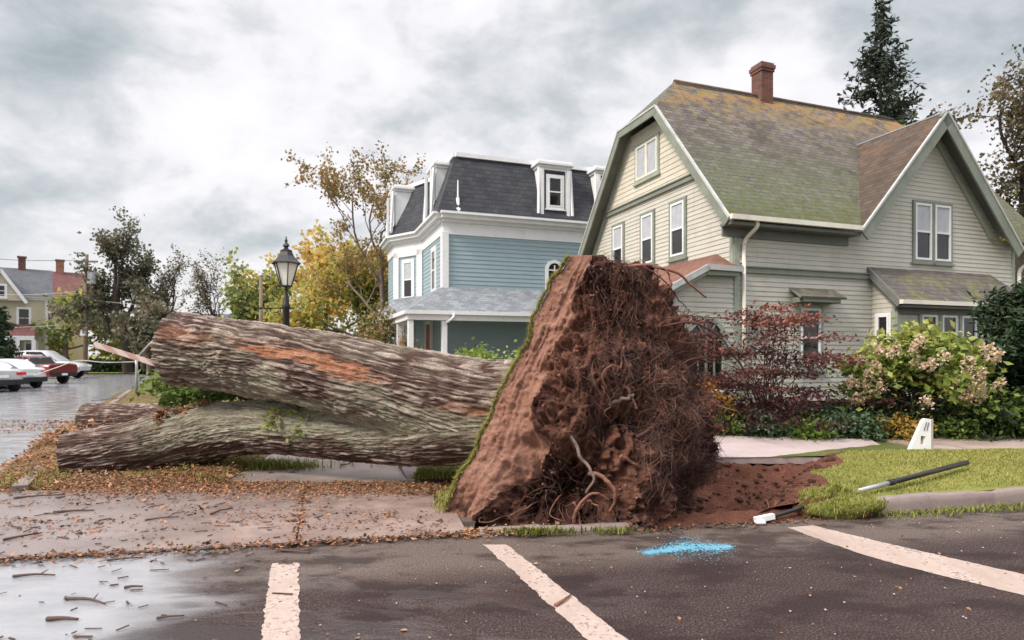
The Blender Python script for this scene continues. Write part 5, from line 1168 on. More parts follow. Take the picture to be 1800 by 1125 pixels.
bed = [(4.0, 11.2, .9, .62, 'lf_bright', .2, 'leafy green plant at the near left of the red maple'), (5.9, 11.25, .9, .50, 'lf_under', .6, 'low blue-green plant right of the red maple'), (6.6, 11.3, .9, .46, 'lf_under', .7, 'low blue-green plant below the bay corner'),
       (4.7, 11.1, .8, .42, 'lf_under', .5, 'low plant in the shade under the red maple'), (6.3, 12.2, 1.3, .75, 'lf_yew', .6, 'dark green shrub against the house foundation'), (7.2, 11.2, .9, .42, 'lf_orange', .1, 'small yellowing plant in front of the hydrangea'),
       (8.4, 11.35, 1.0, .6, 'lf_hyd', .25, 'green plant below the right side of the hydrangea'), (5.4, 11.05, .6, .34, 'lf_bright', .35, 'small bright plant at the edge of the bed'), (10.6, 11.5, 1.5, .9, 'lf_hyd', .2, 'green plant at the foot of the dark evergreen')]
for i, (x, y, w_, h_, lf, mn, lab) in enumerate(bed): shrub('garden_plant', lab, x, y, w_, h_, 200+i, lf, 950, .085, 'plant', 'plants in the bed before the beige house', pads=22, pad=(.12, .08), low=.2, mean=mn, depth=.6, z0=.11)
shrub('orange_shrub', 'small orange and yellow shrub beside the root plate', 3.75, 11.3, .62, 1.15, 19, 'lf_orange', 620, .085, pads=16, pad=(.10, .08), low=.4, mean=.55, depth=.7)
shrub('green_bush', 'bright yellow-green bush in front of the blue porch', px2(846, 18.3), 18.3, 2.1, 1.75, 20, 'lf_bright', 2800, .14, pads=46, pad=(.18, .15), low=.35, mean=.62, depth=.8)
shrub('green_bush', 'pale feathery bush close behind the root plate', px2(900, 17), 17, 1.5, 1.5, 27, 'lf_bright', 1500, .12, pads=30, pad=(.15, .18), low=.3, mean=.72, depth=.8)
shrub('peach_shrub', 'tall shrub of peach and green leaves left of the blue porch', px2(668, 25), 25, 1.9, 3.7, 22, 'lf_peach', 2800, .15, pads=56, pad=(.24, .22), low=.25, mean=.42, depth=.9, shape=.6)
shrub('peach_shrub', 'low peach-leaved shrub before the porch posts', px2(716, 22.5), 22.5, 1.2, 2.3, 24, 'lf_peach', 1300, .13, pads=26, pad=(.16, .16), low=.3, mean=.55, depth=.9)
hp = np.random.default_rng(3); P = np.stack([hp.uniform(-37.5, -31.8, 2600), hp.uniform(53, 54.4, 2600), hp.uniform(.1, 1.15, 2600)], 1)
hed = leafy('hedge', P, .30, 'lf_yew', None, 9, .1, .45, .2, .7); tag(hed, 'dark clipped hedge behind the far grass verge', 'hedge')
# ------------------------------------------------------------------ far houses across the side street
def far_house(name, label, x0, x1, y0, y1, ze_, zr, wallm, roofm, rows, rz=0.0, trim='white', door=None):
    root = thing(name, label, 'house', (x0, y0, 0), rz); w, d_ = x1-x0, y1-y0
    mb = MB(); clap(mb, [(0, .2), (w, .2), (w, ze_), (0, ze_)], (0, 0, 0), EX, -EY, .2, .02); clap(mb, [(0, .2), (d_, .2), (d_, ze_), (d_/2, zr-.1), (0, ze_)], (w, 0, 0), EY, EX, .2, .02)
    mb.box((w/2, d_/2, ze_/2), (w-.1, d_-.1, ze_-.05)); mb.build('wall', M[wallm], root)
    rs = MB(); slab_roof(rs, [P3(-.3, -.4, ze_-.1), P3(w+.35, -.4, ze_-.1), P3(w+.35, d_/2, zr), P3(-.3, d_/2, zr)], .12)
    ro_ = rs.build('roof', [M[roofm], M[trim]], root, uvf=roof_uv((0, -.4, ze_), EX, (0, d_/2, zr-ze_)))
    rs = MB(); slab_roof(rs, [P3(-.3, d_+.4, ze_-.1), P3(w+.35, d_+.4, ze_-.1), P3(w+.35, d_/2, zr+.004), P3(-.3, d_/2, zr+.004)], .12)
    rs.build('roof', [M[roofm], M[trim]], root, uvf=roof_uv((0, d_, ze_), EX, (0, -d_/2, zr-ze_)))
    for (s, z, ww, hh) in rows: sash_window(root, (0, 0, 0), EX, -EY, s, z, ww, hh, trim, trim, .12, curtain=False)
    mb = MB(); mb.box((.08, -.03, ze_/2), (.2, .08, ze_-.4)); mb.build('corner_board', M[trim], root); mb = MB(); mb.box((w-.08, -.03, ze_/2), (.2, .08, ze_-.4)); mb.build('corner_board', M[trim], root)
    mb = MB(); mb.box((w/2, -.06, ze_-.22), (w+.1, .1, .3)); mb.build('frieze_board', M[trim], root)
    return root, ro_
yh, yr = far_house('house', 'pale yellow house with grey roof and white porch behind the parked cars', -55.3, -38.8, 44.8, 51.8, 6.9, 9.7, 'siding_yellow', 'roof_far', [(9.2, 4.9, .8, 1.7), (11.4, 4.9, .8, 1.7), (14.8, 4.9, .8, 1.7), (9.2, 1.8, .8, 1.6), (15.3, 1.9, .8, 1.6)], radians(38))
# front gable, low hipped wing, porch and chimney
mb = MB(); clap(mb, [(0, 6.4), (3.2, 6.4), (1.6, 8.9)], (11.6, -.5, 0), EX, -EY, .2, .02); gb = mb.build('front_gable', M['siding_yellow'], yh)
mb = MB()
for s in (-1, 1): mb.bar((13.2+s*1.8, -.62, 6.2), (13.2, -.62, 9.05), .18, .26)
mb.build('bargeboard', M['white'], gb)
rs = MB(); slab_roof(rs, [P3(11.4, -.7, 6.25), P3(13.2, -.7, 9.1), P3(13.2, 3.6, 9.1), P3(11.4, 1.2, 6.25)], .1); slab_roof(rs, [P3(15.0, -.7, 6.25), P3(13.2, -.7, 9.1), P3(13.2, 3.6, 9.1), P3(15.0, 1.2, 6.25)], .1); rs.build('gable_roof', [M['roof_far'], M['white']], gb, uvf=lambda W: W[:, 1:])
sash_window(gb, (0, -.5, 0), EX, -EY, 13.2, 7.2, .7, 1.0, 'white', 'white', .12, curtain=False)
mb = MB(); clap(mb, [(0, .2), (9.6, .2), (9.6, 5.0), (0, 5.0)], (1, -4.0, 0), EX, -EY, .2, .02); clap(mb, [(0, .2), (4, .2), (4, 5.0), (0, 5.0)], (10.6, -4, 0), EY, EX, .2, .02); lw = mb.build('wing', M['siding_yellow'], yh)
rs = MB(); a = [P3(.6, -4.5, 4.95), P3(11.1, -4.5, 4.95), P3(11.1, .3, 4.95)]; pk = [P3(3, -.3, 7.7), P3(8.2, -.3, 7.7)]
slab_roof(rs, [a[0], a[1], pk[1], pk[0]], .1); slab_roof(rs, [a[1], a[2], P3(8.2, .3, 7.7), pk[1]], .1); rs.build('wing_roof', [M['roof_far'], M['white']], lw, uvf=lambda W: W[:, :2])
sash_window(lw, (1, -4, 0), EX, -EY, 7.9, 3.4, .8, 1.7, 'white', 'white', .12, curtain=False); sash_window(lw, (1, -4, 0), EX, -EY, 5.6, 3.4, .8, 1.7, 'white', 'white', .12, curtain=False); sash_window(lw, (1, -4, 0), EX, -EY, 9.0, 1.5, .8, 1.6, 'white', 'white', .12, curtain=False)
rs = MB(); slab_roof(rs, [P3(10.7, -2.2, 3.25), P3(15.6, -2.2, 3.25), P3(15.6, -.1, 4.35), P3(10.7, -.1, 4.35)], .1); pr = rs.build('porch_roof', [M['roof_wine'], M['white']], yh, uvf=lambda W: W[:, [0, 2]])
mb = MB(); mb.box((13.1, -2.15, 3.05), (4.9, .2, .32)); mb.box((13.1, -1.1, .35), (4.9, 2.0, .7)); mb.build('porch_beam', M['white'], pr)
for s in (10.9, 13.3, 14.4, 15.5): mb = MB(); mb.bbox((s, -2.1, 1.7), (.3, .3, 2.5), .03); mb.build('porch_post', M['white'], pr)
mb = MB(); mb.box((12.2, -.05, 1.7), (.95, .1, 2.1)); mb.build('door', M['red_door'], yh)
mb = MB(); mb.box((14.6, 3.5, 10.1), (.55, .55, 1.3)); mb.box((14.6, 3.5, 10.75), (.7, .7, .15)); mb.build('chimney', M['brick'], yr)
th2, tr2 = far_house('house', 'tan house with long wine-red roof and orange chimney behind the dark tree', -63.2, -47.2, 62.1, 70, 8.6, 11.7, 'siding_tan', 'roof_wine', [(11, 2.2, .9, 1.7), (13.2, 2.2, .9, 1.7), (8.8, 2.2, .9, 1.7), (12.0, 5.6, .9, 1.7)], radians(38))
mb = MB(); mb.box((13.4, 3.9, 12.2), (.8, .8, 1.7)); mb.box((13.4, 3.9, 13.05), (.95, .95, .2)); mb.build('chimney', M['brick_orange'], tr2)
mb = MB(); mb.box((12.0, -1.6, 3.2), (4.8, .3, .35)); [mb.box((s, -1.6, 1.6), (.28, .28, 3.0)) for s in (9.8, 11.2, 12.8, 14.2)]; mb.build('porch', M['siding_tan'], th2)
far_house('house', 'white house glimpsed far down the side street', -47, -38, 82, 90, 4.6, 7.4, 'white', 'roof_far', [(5.5, 2.6, .9, 1.6), (7.6, 2.6, .9, 1.6)])

# ------------------------------------------------------------------ parked vehicles
def carpaint(name, c): 
    m, nt, b = mat(name, .28, .5); v = objco(nt); setc(nt, b, ramp(nt, noise(nt, v, 2, 4), [(.3, tuple(x*.88 for x in c)), (.7, c)])); b.inputs['Coat Weight'].default_value = .6; return m
M['car_white'] = carpaint('white_car_paint', (.66, .67, .69)); M['car_silver'] = carpaint('silver_car_paint', (.46, .47, .49)); M['car_red'] = carpaint('wine_red_car_paint', (.15, .014, .022)); M['car_grey'] = carpaint('pale_grey_car_paint', (.52, .53, .55))
M['tail'] = plain('red_tail_lamp_lens', (.55, .02, .03), .2, .1, 4, spec=.6); M['car_black'] = plain('black_car_plastic', (.025, .023, .025), .5, .2, 5)
def vehicle(name, label, loc, rz, paint, kind):
    root = thing(name, label, {'sedan': 'car', 'suv': 'car', 'pickup': 'pickup truck'}[kind], loc, rz, None)     # nose towards +x
    if kind == 'sedan':   L, hw, st = 4.7, .90, [(0, .42, .92, .62), (.06, .32, .99, .76), (.5, .24, 1.03, .88), (1.2, .2, 1.0, .9), (2.4, .2, .96, .9), (3.4, .2, .92, .9), (4.2, .22, .80, .84), (4.6, .3, .66, .70), (4.7, .4, .56, .56)]; cab = [(.45, 1.02), (1.25, 1.40), (1.9, 1.45), (2.5, 1.42), (3.4, .93)]; wx = (.92, 3.72)
    elif kind == 'suv':   L, hw, st = 4.6, .92, [(0, .5, 1.0, .72), (.06, .36, 1.1, .84), (.5, .28, 1.1, .92), (1.5, .25, 1.08, .92), (3.2, .25, 1.04, .92), (3.9, .28, .98, .88), (4.45, .34, .86, .76), (4.6, .48, .7, .6)]; cab = [(.1, 1.08), (.55, 1.62), (1.4, 1.70), (2.4, 1.68), (3.3, 1.05)]; wx = (.9, 3.65)
    else:                 L, hw, st = 5.5, .95, [(0, .55, 1.28, .92), (.05, .5, 1.30, .95), (1.0, .42, 1.3, .95), (2.0, .4, 1.3, .95), (3.4, .4, 1.16, .95), (4.4, .4, 1.12, .93), (5.2, .42, 1.04, .86), (5.5, .52, .9, .74)]; cab = [(1.75, 1.26), (1.95, 1.80), (2.4, 1.86), (3.1, 1.82), (3.75, 1.14)]; wx = (1.15, 4.45)
    mb = MB(); rows = []
    for x, zb, zt, w in st:
        prof = [(-w*.86, zb), (-w*.97, zb+.12), (-w, zb+(zt-zb)*.5), (-w*.97, zt-.10), (-w*.86, zt), (0, zt+.035), (w*.86, zt), (w*.97, zt-.10), (w, zb+(zt-zb)*.5), (w*.97, zb+.12), (w*.86, zb)]
        rows.append([(x, y, z) for y, z in prof])
    Vv = np.array(rows); mb.grid(Vv); mb.poly(Vv[0]); mb.poly(Vv[-1][::-1]); body = mb.build('body', M[paint], root)
    mb = MB(); rows = []
    for i, (x, z) in enumerate(cab):
        zl = np.interp(x, [s[0] for s in st], [s[2] for s in st])-.03; t = (z-zl)/(max(c[1] for c in cab)-zl+1e-6); w0, w1 = hw*.93, hw*(.93-.22*t)
        rows.append([(x, -w0, zl), (x, -(w0+w1)/2-.02, (zl+z)/2), (x, -w1, z-.04), (x, -w1*.8, z), (x, 0, z+.02), (x, w1*.8, z), (x, w1, z-.04), (x, (w0+w1)/2+.02, (zl+z)/2), (x, w0, zl)])
    Vc = np.array(rows); mb.grid(Vc); mb.build('cabin', M[paint], body)
    def win(pts, nm='window'):
        q = np.array(pts); n = np.cross(q[1]-q[0], q[-1]-q[0]); n /= np.linalg.norm(n); c = q.mean(0)
        if n@(c-np.array([L/2, 0, .8])) < 0: n = -n
        mb = MB(); mb.poly(q+n*.018); mb.build(nm, M['glass'], body)
    lerp = lambda a, b, t: a*(1-t)+b*t
    for s in (0, -1):
        lo, hi = (0, 2) if s == 0 else (8, 6)
        for a, b in ((0, 2), (2, 4)):
            p0, p1, p2, p3 = Vc[a][lo], Vc[b][lo], Vc[b][hi], Vc[a][hi]
            if a == 0: p3 = Vc[1][hi]; 
            if b == 4: p2 = Vc[3][hi]
            c = (p0+p1+p2+p3)/4; win([lerp(p, c, .12) for p in (p0, p1, p2, p3)])
    for a, b in ((0, 1), (4, 3)):
        p = [Vc[a][1], Vc[a][7], Vc[b][6], Vc[b][2]]; c = sum(p)/4; win([lerp(q, c, .10) for q in p], 'rear_window' if a == 0 else 'windscreen')
    zt0 = st[1][2]; zb0 = st[1][1]
    for s in (-1, 1):
        mb = MB(); mb.bbox((.03, s*hw*.74, zt0-.17), (.12, .36 if kind == 'sedan' else .16, .13 if kind == 'sedan' else .34), .02); mb.build('tail_lamp', M['tail'], body)
        mb = MB(); mb.bbox((L-.07, s*hw*.62, zt0-.35), (.12, .3, .13), .02); mb.build('headlight', M['frost'], body)
        mb = MB(); mb.bbox((cab[3][0]+.45, s*(hw+.06), zt0+.02), (.12, .18, .12), .03); mb.build('wing_mirror', M[paint], body)
    mb = MB(); mb.bbox((.0, 0, zb0+.12), (.16, hw*1.7, .24), .04); mb.build('bumper', M['car_black'] if kind != 'suv' else M[paint], body)
    mb = MB(); mb.box((-.045 if kind != 'pickup' else -.09, 0, zt0-.28 if kind != 'pickup' else zb0+.14), (.02, .36, .13)); mb.build('number_plate', M['white'], body)
    if kind == 'pickup':
        mb = MB(); mb.box((.87, 0, 1.335), (1.5, 1.5, .03)); mb.build('bed_floor', M['car_black'], body); mb = MB(); mb.bbox((-.01, 0, 1.0), (.05, 1.6, .5), .02); mb.build('tailgate', M[paint], body)
    for x in wx:
        for s in (-1, 1):
            Rw = .34 if kind == 'sedan' else .38
            mb = MB(); mb.tube([(x, s*(hw-.22), Rw), (x, s*(hw+.015), Rw)], Rw, 20, smooth=False); wh = mb.build('wheel', M['rubber'], root)
            mb = MB(); mb.tube([(x, s*(hw-.2), Rw), (x, s*(hw+.025), Rw)], Rw*.62, 14, smooth=False); mb.build('rim', M['metal'], wh)
    return root
def hd(dx, dy): return atan2(dy, dx)
vehicle('parked_car', 'pale grey sedan at the left edge with red tail lamp, nearest of the parked cars', (px2(6, 26.5), 26.5, 0), hd(-.90, .45), 'car_grey', 'sedan')
vehicle('parked_car', 'white sedan parked between the grey sedan and the red pickup', (px2(53, 29.5), 29.5, 0), hd(-.93, .36), 'car_white', 'sedan')
vehicle('parked_pickup', 'wine-red pickup truck with its tailgate towards the street', (px2(112, 34), 34, 0), hd(-.96, .26), 'car_red', 'pickup').scale = (.9, .9, .86)
vehicle('parked_car', 'silver sport utility car parked behind the red pickup', (px2(14, 41.5), 41.5, 0), hd(.98, .12), 'car_silver', 'suv').scale = (1.08, 1.08, 1.14)

# ------------------------------------------------------------------ street furniture
lp = thing('street_lamp', 'black lantern street lamp with frosted panes behind the upper log', 'street lamp', (px2(503, 15.5), 15.5, .06))
mb = MB(); mb.lathe((0, 0, 0), [(.17, 0), (.17, .5), (.13, .6), (.105, .7), (.095, 1.3), (.09, 2.95), (.11, 2.99), (.11, 3.05), (.085, 3.1), (.075, 3.25), (.045, 3.32), (.04, 3.55)], 14); mb.build('post', M['black'], lp)
mb = MB(); mb.tube([(-.72, 0, 2.98), (.22, 0, 2.98)], .022, 8); mb.lathe((-.72, 0, 2.94), [(.0, 0), (.035, .02), (.035, .06), (0, .08)], 8); mb.build('crossbar', M['black'], lp)
lz = 3.55
ln = MB(); ln.lathe((0, 0, lz), [(.0, 0), (.16, .0), (.165, .03), (.14, .05)], 6, smooth=False); ln.lathe((0, 0, lz+.62), [(.40, 0), (.41, .03), (.33, .10), (.22, .22), (.17, .33), (.165, .38), (.11, .40), (.06, .43), (.06, .47), (.10, .50), (.075, .55), (.03, .60), (.045, .65), (.02, .70), (.012, .76), (0, .77)], 6, smooth=False)
for a in range(6): e = np.array([cos(a*pi/3), sin(a*pi/3), 0]); ln.bar(e*.155+np.array([0, 0, lz+.04]), e*.335+np.array([0, 0, lz+.64]), .024, .024)
lan = ln.build('lantern', M['black'], lp)
mb = MB(); mb.lathe((0, 0, lz+.04), [(.14, 0), (.315, .59)], 6, smooth=False); mb.build('lamp_glass', M['frost'], lan)
lp.scale = (.93, .93, .945)
up_ = thing('utility_pole', 'tall wooden utility pole with grey transformer at the side street', 'utility pole', (px2(150, 50), 50, .05))
mb = MB(); mb.tube([(0, 0, 0), (.12, 0, 9.9)], np.array([.18, .13]), 9); mb.build('pole', M['wood_pole'], up_); mb = MB(); mb.lathe((.62, -.1, 7.4), [(0, 0), (.32, .02), (.34, .1), (.34, 1.0), (.28, 1.12), (0, 1.15)], 12); mb.build('transformer', M['car_silver'], up_)
mb = MB(); mb.bar((-.9, 0, 9.3), (1.0, 0, 9.3), .12, .14); mb.build('crossarm', M['wood_pole'], up_); mb = MB(); mb.box((-.02, -.2, 3.4), (.4, .2, .5)); mb.build('meter_box', M['white'], up_)
wp = thing('wooden_post', 'bare brown wooden post beyond the lantern crossbar', 'post', (px2(458, 24), 24, .06)); mb = MB(); mb.tube([(0, 0, 0), (.02, 0, 4.75)], np.array([.09, .07]), 8); mb.build('pole', M['wood_pole'], wp); mb = MB(); mb.lathe((.02, 0, 4.75), [(.085, 0), (.085, .04), (.02, .09), (0, .09)], 8); mb.build('cap', M['metal'], wp)
def cable(name, label, P, r_, m_='cable', n=24):
    mb = MB(); mb.tube(spline(P, n), r_, 5); return tag(mb.build(name, M[m_]), label, 'cable')
pt = np.array([px2(150, 50), 50, 0])
cable('overhead_wire', 'overhead wire sagging from the pole top to the left edge above the chimneys', [pt+[.1, 0, 9.4], (-41, 46, 9.2), (-48, 40, 11.5)], .02)
cable('overhead_wire', 'overhead wire running left from the pole below the transformer', [pt+[0, 0, 6.9], (-41, 49, 6.5), (-50, 47, 6.9)], .018, 'rope'); cable('overhead_wire', 'lower overhead wire running right from the pole into the trees', [pt+[0, 0, 6.2], (-28, 50, 5.6), (-20, 52, 6.2)], .016, 'rope')
cable('overhead_wire', 'low service wire crossing in front of the yellow house', [pt+[0, 0, 4.2], (-41, 48, 3.8), (-50, 46, 4.1)], .016, 'rope')
cable('downed_cable', 'slack pale cable hanging in front of the parked cars', [at(60, 660, 23.5), at(100, 646, 23.5), at(137, 634, 23.5), at(185, 637, 23.7), at(240, 636, 23.9)], .017, 'rope', 40)
# broken sign post, barrier board
sp = thing('broken_sign_post', 'bent galvanised sign post with a twisted arm at the corner', 'sign post', (px2(240, 23.8), 23.8, .05))
O_ = np.array([px2(240, 23.8), 23.8, .05])
mb = MB(); mb.tube([(0, 0, 0), (0, 0, 1.62)], .05, 8); mb.build('post', M['metal'], sp); mb = MB(); mb.tube(np.array([at(240, 630, 23.8), at(262, 606, 23.7), at(284, 588, 23.6)])-O_, .04, 7); mb.build('arm', M['metal'], sp)
mb = MB(); mb.tube(np.array([at(236, 626, 23.7), at(268, 640, 23.6), at(298, 657, 23.5)])-O_, .035, 7); mb.build('arm', M['metal'], sp)
def boardmat():
    m, nt, b = mat('striped_barrier_board', .6, .3); v = objco(nt); sx = N(nt, 'ShaderNodeSeparateXYZ'); nt.links.new(v, sx.inputs[0])
    s = math_(nt, 'FRACT', math_(nt, 'MULTIPLY', math_(nt, 'ADD', sx.outputs[0], sx.outputs[2]), 1.6)); n = noise(nt, v, 6, 5)
    setc(nt, b, mix(nt, sstep(nt, s, .48, .52), mix(nt, n, (.42, .30, .27), (.56, .46, .43)), mix(nt, n, (.36, .20, .17), (.42, .27, .23)))); return m
bb = MB(); A_, B_ = at(165, 605, 23.4), at(300, 648, 23.2); bb.bar(A_, B_, .05, .20); bo = bb.build('barrier_board', boardmat(), loc=A_); bo.location = A_; tag(bo, 'worn red and white barrier board leaning across the broken sign post', 'barrier board')

# the fallen lamp or sign pieces on the lawn and in the crater
bp = thing('broken_pole', 'black metal pole lying on the lawn at the kerb', 'pole', tuple(at(1508, 862, 6.55))); O_ = at(1508, 862, 6.55)
a_, b_ = at(1508, 862, 6.55)-O_, at(1700, 818, 7.6)-O_
b_[2] = .30-O_[2]+.03; a_[2] = .21-O_[2]
mb = MB(); mb.tube([a_, a_*.72+b_*.28], .024, 10); mb.build('sleeve', M['metal'], bp); mb = MB(); mb.tube([a_*.75+b_*.25, b_], .030, 12); mb.build('shaft', M['black'], bp); mb = MB(); mb.tube([a_*.74+b_*.26, a_*.70+b_*.30], .036, 12); mb.build('collar', M['black'], bp)
bp = thing('broken_conduit', 'black conduit with a white clamp sticking out of the crater edge', 'conduit', tuple(gr(1325, 925))); O_ = gr(1325, 925)
mb = MB(); mb.tube(spline([at(1310, 926, 6.0)-O_, at(1345, 912, 6.1)-O_, at(1385, 900, 6.2)-O_, at(1428, 886, 6.35)-O_], 16), .020, 8); mb.build('rod', M['black'], bp)
mb = MB(); mb.bar(at(1327, 914, 6.02)-O_, at(1360, 907, 6.06)-O_, .05, .05); mb.bbox(at(1336, 918, 6.0)-O_, (.10, .06, .03), .012); mb.build('clamp', M['white'], bp)
ws = thing('white_sign', 'white tapered sign panel with a square hole standing at the end of the raised slab', 'sign', tuple(at(1620, 803, 9.75))); O_ = at(1620, 803, 9.75)
ol = [(1599, 792), (1603, 783), (1622, 741), (1627, 736), (1637, 737), (1637, 803), (1630, 805), (1606, 800)]; hole = [(1618, 781), (1619, 766), (1627, 767), (1626, 782)]
A3, B3, C3, D3, E3, F3, G3, H3 = ol; a3, b3, c3, d3 = hole
mb = MB()
for pl in ((A3, B3, C3, b3, a3, H3), (C3, D3, E3, c3, b3), (E3, F3, G3, d3, c3), (H3, a3, d3, G3)): mb.prism([at(x_, y_, 9.75)-O_ for x_, y_ in pl], (0, .07, 0))
mb.build('panel', M['white'], ws)
mb = MB(); mb.bar(at(1624, 757, 9.74)-O_, at(1629, 742, 9.74)-O_, .006, .006, up=(0, 1, 0)); mb.bar(at(1629, 757, 9.74)-O_, at(1633, 742, 9.74)-O_, .006, .006, up=(0, 1, 0)); mb.build('slot', M['black'], ws)
mb = MB(); mb.bar(at(1637, 737, 9.78)-O_, at(1637, 804, 9.78)-O_, .05, .03); mb.build('edge', M['slab'], ws)

# heaved sidewalk slab and a broken one tipped beside the plate
def slabthing(name, label, P, th, seed, mats='slab'):
    P = np.asarray(P, float); a, b, c, d = P; n = 40; u, v = np.meshgrid(np.linspace(0, 1, n), np.linspace(0, 1, 14), indexing='ij')
    top = ((1-u)*(1-v))[..., None]*a+(u*(1-v))[..., None]*b+(u*v)[..., None]*c+((1-u)*v)[..., None]*d
    top[..., 2] += (n2(top[..., 0], top[..., 1], 3, seed)-.5)*.02; e = (n2(top[..., 0], top[..., 1], 7, seed+1)-.5)*.05; rim = (u < .01) | (u > .99) | (v < .01) | (v > .99)
    top[..., 0] += e*rim; top[..., 1] += e*rim*.6
    nrm = np.cross(b-a, d-a); nrm /= np.linalg.norm(nrm); mb = MB(); mb.grid(top, smooth=False)
    loopi = np.concatenate([top[:, 0], top[-1, 1:], top[-2::-1, -1], top[0, -2:0:-1]]); k = len(loopi); lo = loopi-nrm*th+np.random.default_rng(seed).normal(0, .006, (k, 3)); vv_ = np.concatenate([loopi, lo])
    i = np.arange(k); mb.add(vv_, [np.stack([i, (i+1) % k, (i+1) % k+k, i+k], -1)], 0); mb.poly(lo[::-1]); return tag(mb.build(name, M[mats]), label, 'concrete slab')
slabthing('concrete_slab', 'long pinkish sidewalk slab heaved up over the crater', [at(1240, 802, 9.3), at(1604, 807, 9.72), at(1528, 772, 11.1), at(1240, 765, 10.9)], .11, 3)
slabthing('concrete_slab', 'small broken concrete slab tipped up under the trunk', [gr(716, 842, .03), gr(792, 842, .02), at(796, 812, 8.9), at(700, 806, 8.9)], .09, 5, 'kerb')
# ------------------------------------------------------------------ debris, litter, grass
rg = np.random.default_rng(77)
def vz(x, y): return vergeZ(np.asarray(x, float), np.asarray(y, float))
# lawn blades right of the crater
n = 42000; x = rg.uniform(2.6, 12, n); t = rg.uniform(0, 1, n); ky = kerbY(x)+.2; y = ky+t*(walkY(x)-ky); ok = crater(x, y) < .03; P = np.stack([x, y, vz(x, y)-.005], 1)[ok]
grassy('grass', P, .036, .010, 'short yellow-green grass between the kerb and the sidewalk', None, 5, lean=.9, shift=.22)
n = 9000; x = rg.uniform(3.2, 16, n); y = walkY(x)+1.5+np.abs(rg.normal(0, .35, n)); P = np.stack([x, y, np.full(n, .10)], 1)
grassy('grass', P, .075, .012, 'green grass strip behind the sidewalk', None, 6, lean=.8, shift=-.15)
# the corner verge and the foot of the logs
n = 9000; u_, v_ = rg.uniform(0, 1, n), rg.beta(1, 3, n); P = cornerV(u_, v_); P = P[n2(P[:, 0], P[:, 1], 1.3, 90, 3) > .54]; 
grassy('grass', P, .10, .012, 'rough green grass growing through the leaves under the logs', None, 7, lean=.9)
def tuft(px, py, n, sx_, sy_, h, lab, sh=0.0, m_='blade'):
    c = gr(px, py, .03); P = np.stack([c[0]+rg.normal(0, sx_, n), c[1]+rg.normal(0, sy_, n), np.full(n, .02)], 1); grassy('grass_tuft', P, h, .012, lab, None, int(px), m_, .8, shift=sh)
tuft(455, 822, 1500, .45, .10, .13, 'green grass tuft in front of the lower limb'); tuft(250, 838, 900, .6, .06, .07, 'thin grass in the leaf litter by the limb end', .1); tuft(786, 880, 380, .06, .22, .09, 'grass tuft at the foot of the root plate', .2)
tuft(760, 820, 500, .25, .05, .07, 'pale grass on the tipped concrete slab', .25); tuft(1075, 934, 120, .12, .03, .06, 'sparse weeds in the broken kerb', -.2); tuft(945, 936, 260, .18, .03, .07, 'green weeds at the kerb below the roots', -.25)
n = 1500; x = rg.uniform(3.8, 8.5, n); P = np.stack([x, kerbY(x)-.06-np.abs(rg.normal(0, .10, n)), np.full(n, .002)], 1); grassy('grass', P, .05, .012, 'weeds growing in the gutter along the kerb', None, 8, lean=1.2, shift=-.1)
# ivy and leaves lying between the two logs
P = []
for k in range(2600):
    f = rg.uniform(0, 1); px = 285+f*285; py = 702-12*sin(f*pi)+rg.normal(0, 9)-6*f; P.append(at(px, py, 9.1+rg.normal(0, .16)))
o = leafy('undergrowth', np.array(P), .085, 'green_leaf', None, 31, .2, .3, .22, .7); tag(o, 'tangle of small green leaves wedged between the two logs', 'undergrowth', kind='stuff')
P = []
for k in range(520):
    c = at(310+rg.normal(0, 26), 690+rg.normal(0, 8), 9.3); c[2] += rg.gamma(1.2, .10); P.append(c)
o = leafy('leafy_sprig', np.array(P), .10, 'green_leaf', None, 33, .1, .5, .2, .6); tag(o, 'upright leafy sprigs below the sawn end of the upper log', 'sprig', kind='stuff')
def litter(name, P, size, lab, seed, mean=.5, sd=.3, flat=.75, m_='litter'):
    o = leafy(name, P, size, m_, None, seed, flat, mean, sd, .65, sg_=.42); tag(o, lab, 'fallen leaves', kind='stuff'); return o
def clumpy(x, y, sc, lo, seed): return n2(x, y, sc, seed, 4) > lo
# thick orange drift across the verge and the back of the apron
n = 42000; u_, v_ = rg.uniform(-.02, 1.0, n), rg.beta(.9, 2.6, n)*.9; P = cornerV(np.clip(u_, 0, 1), v_); P[:, :2] += rg.normal(0, .05, (n, 2)); P[:, 2] += rg.gamma(1.1, .022, n); k = clumpy(P[:, 0], P[:, 1], 1.5, .43+.10*rg.random(n), 41)
litter('fallen_leaves', P[k], .033, 'drift of orange leaves covering the corner verge under the logs', 41, .55)
n = 34000; x = rg.uniform(-7.6, -.55, n); y = 7.75-np.abs(rg.normal(0, .50, n))+.1; k = (n2(x*.6, y*1.5, 1.0, 42, 4)+(y-7.3)*.16) > .49+.06*rg.normal(0, 1, n); P = np.stack([x, y, .030+rg.gamma(1, .009, n)], 1)[k]
litter('fallen_leaves', P, .025, 'orange leaf crumbs washed along the back of the concrete apron', 42, .55)
n = 8000; x = rg.uniform(-7.6, -.6, n); y = rg.uniform(4.5, 7.4, n); k = (n2(x*.45, y*2.2, 1.0, 43, 4) > .545+.03*rg.normal(0, 1, n)) & (y > kerbY(x)+.02); P = np.stack([x, y, .032+rg.gamma(1, .004, n)], 1)[k]
litter('fallen_leaves', P, .030, 'scattered brown leaf bits on the wet apron', 43, .3)
n = 1800; s_ = rg.uniform(0, 1, n); x = -6+s_*5.6; y = kerbY(x)+rg.normal(-.02, .035+.06*np.exp(-((x+2.8)/1.0)**2), n); P = np.stack([x, y, .025+rg.gamma(1, .008, n)], 1)
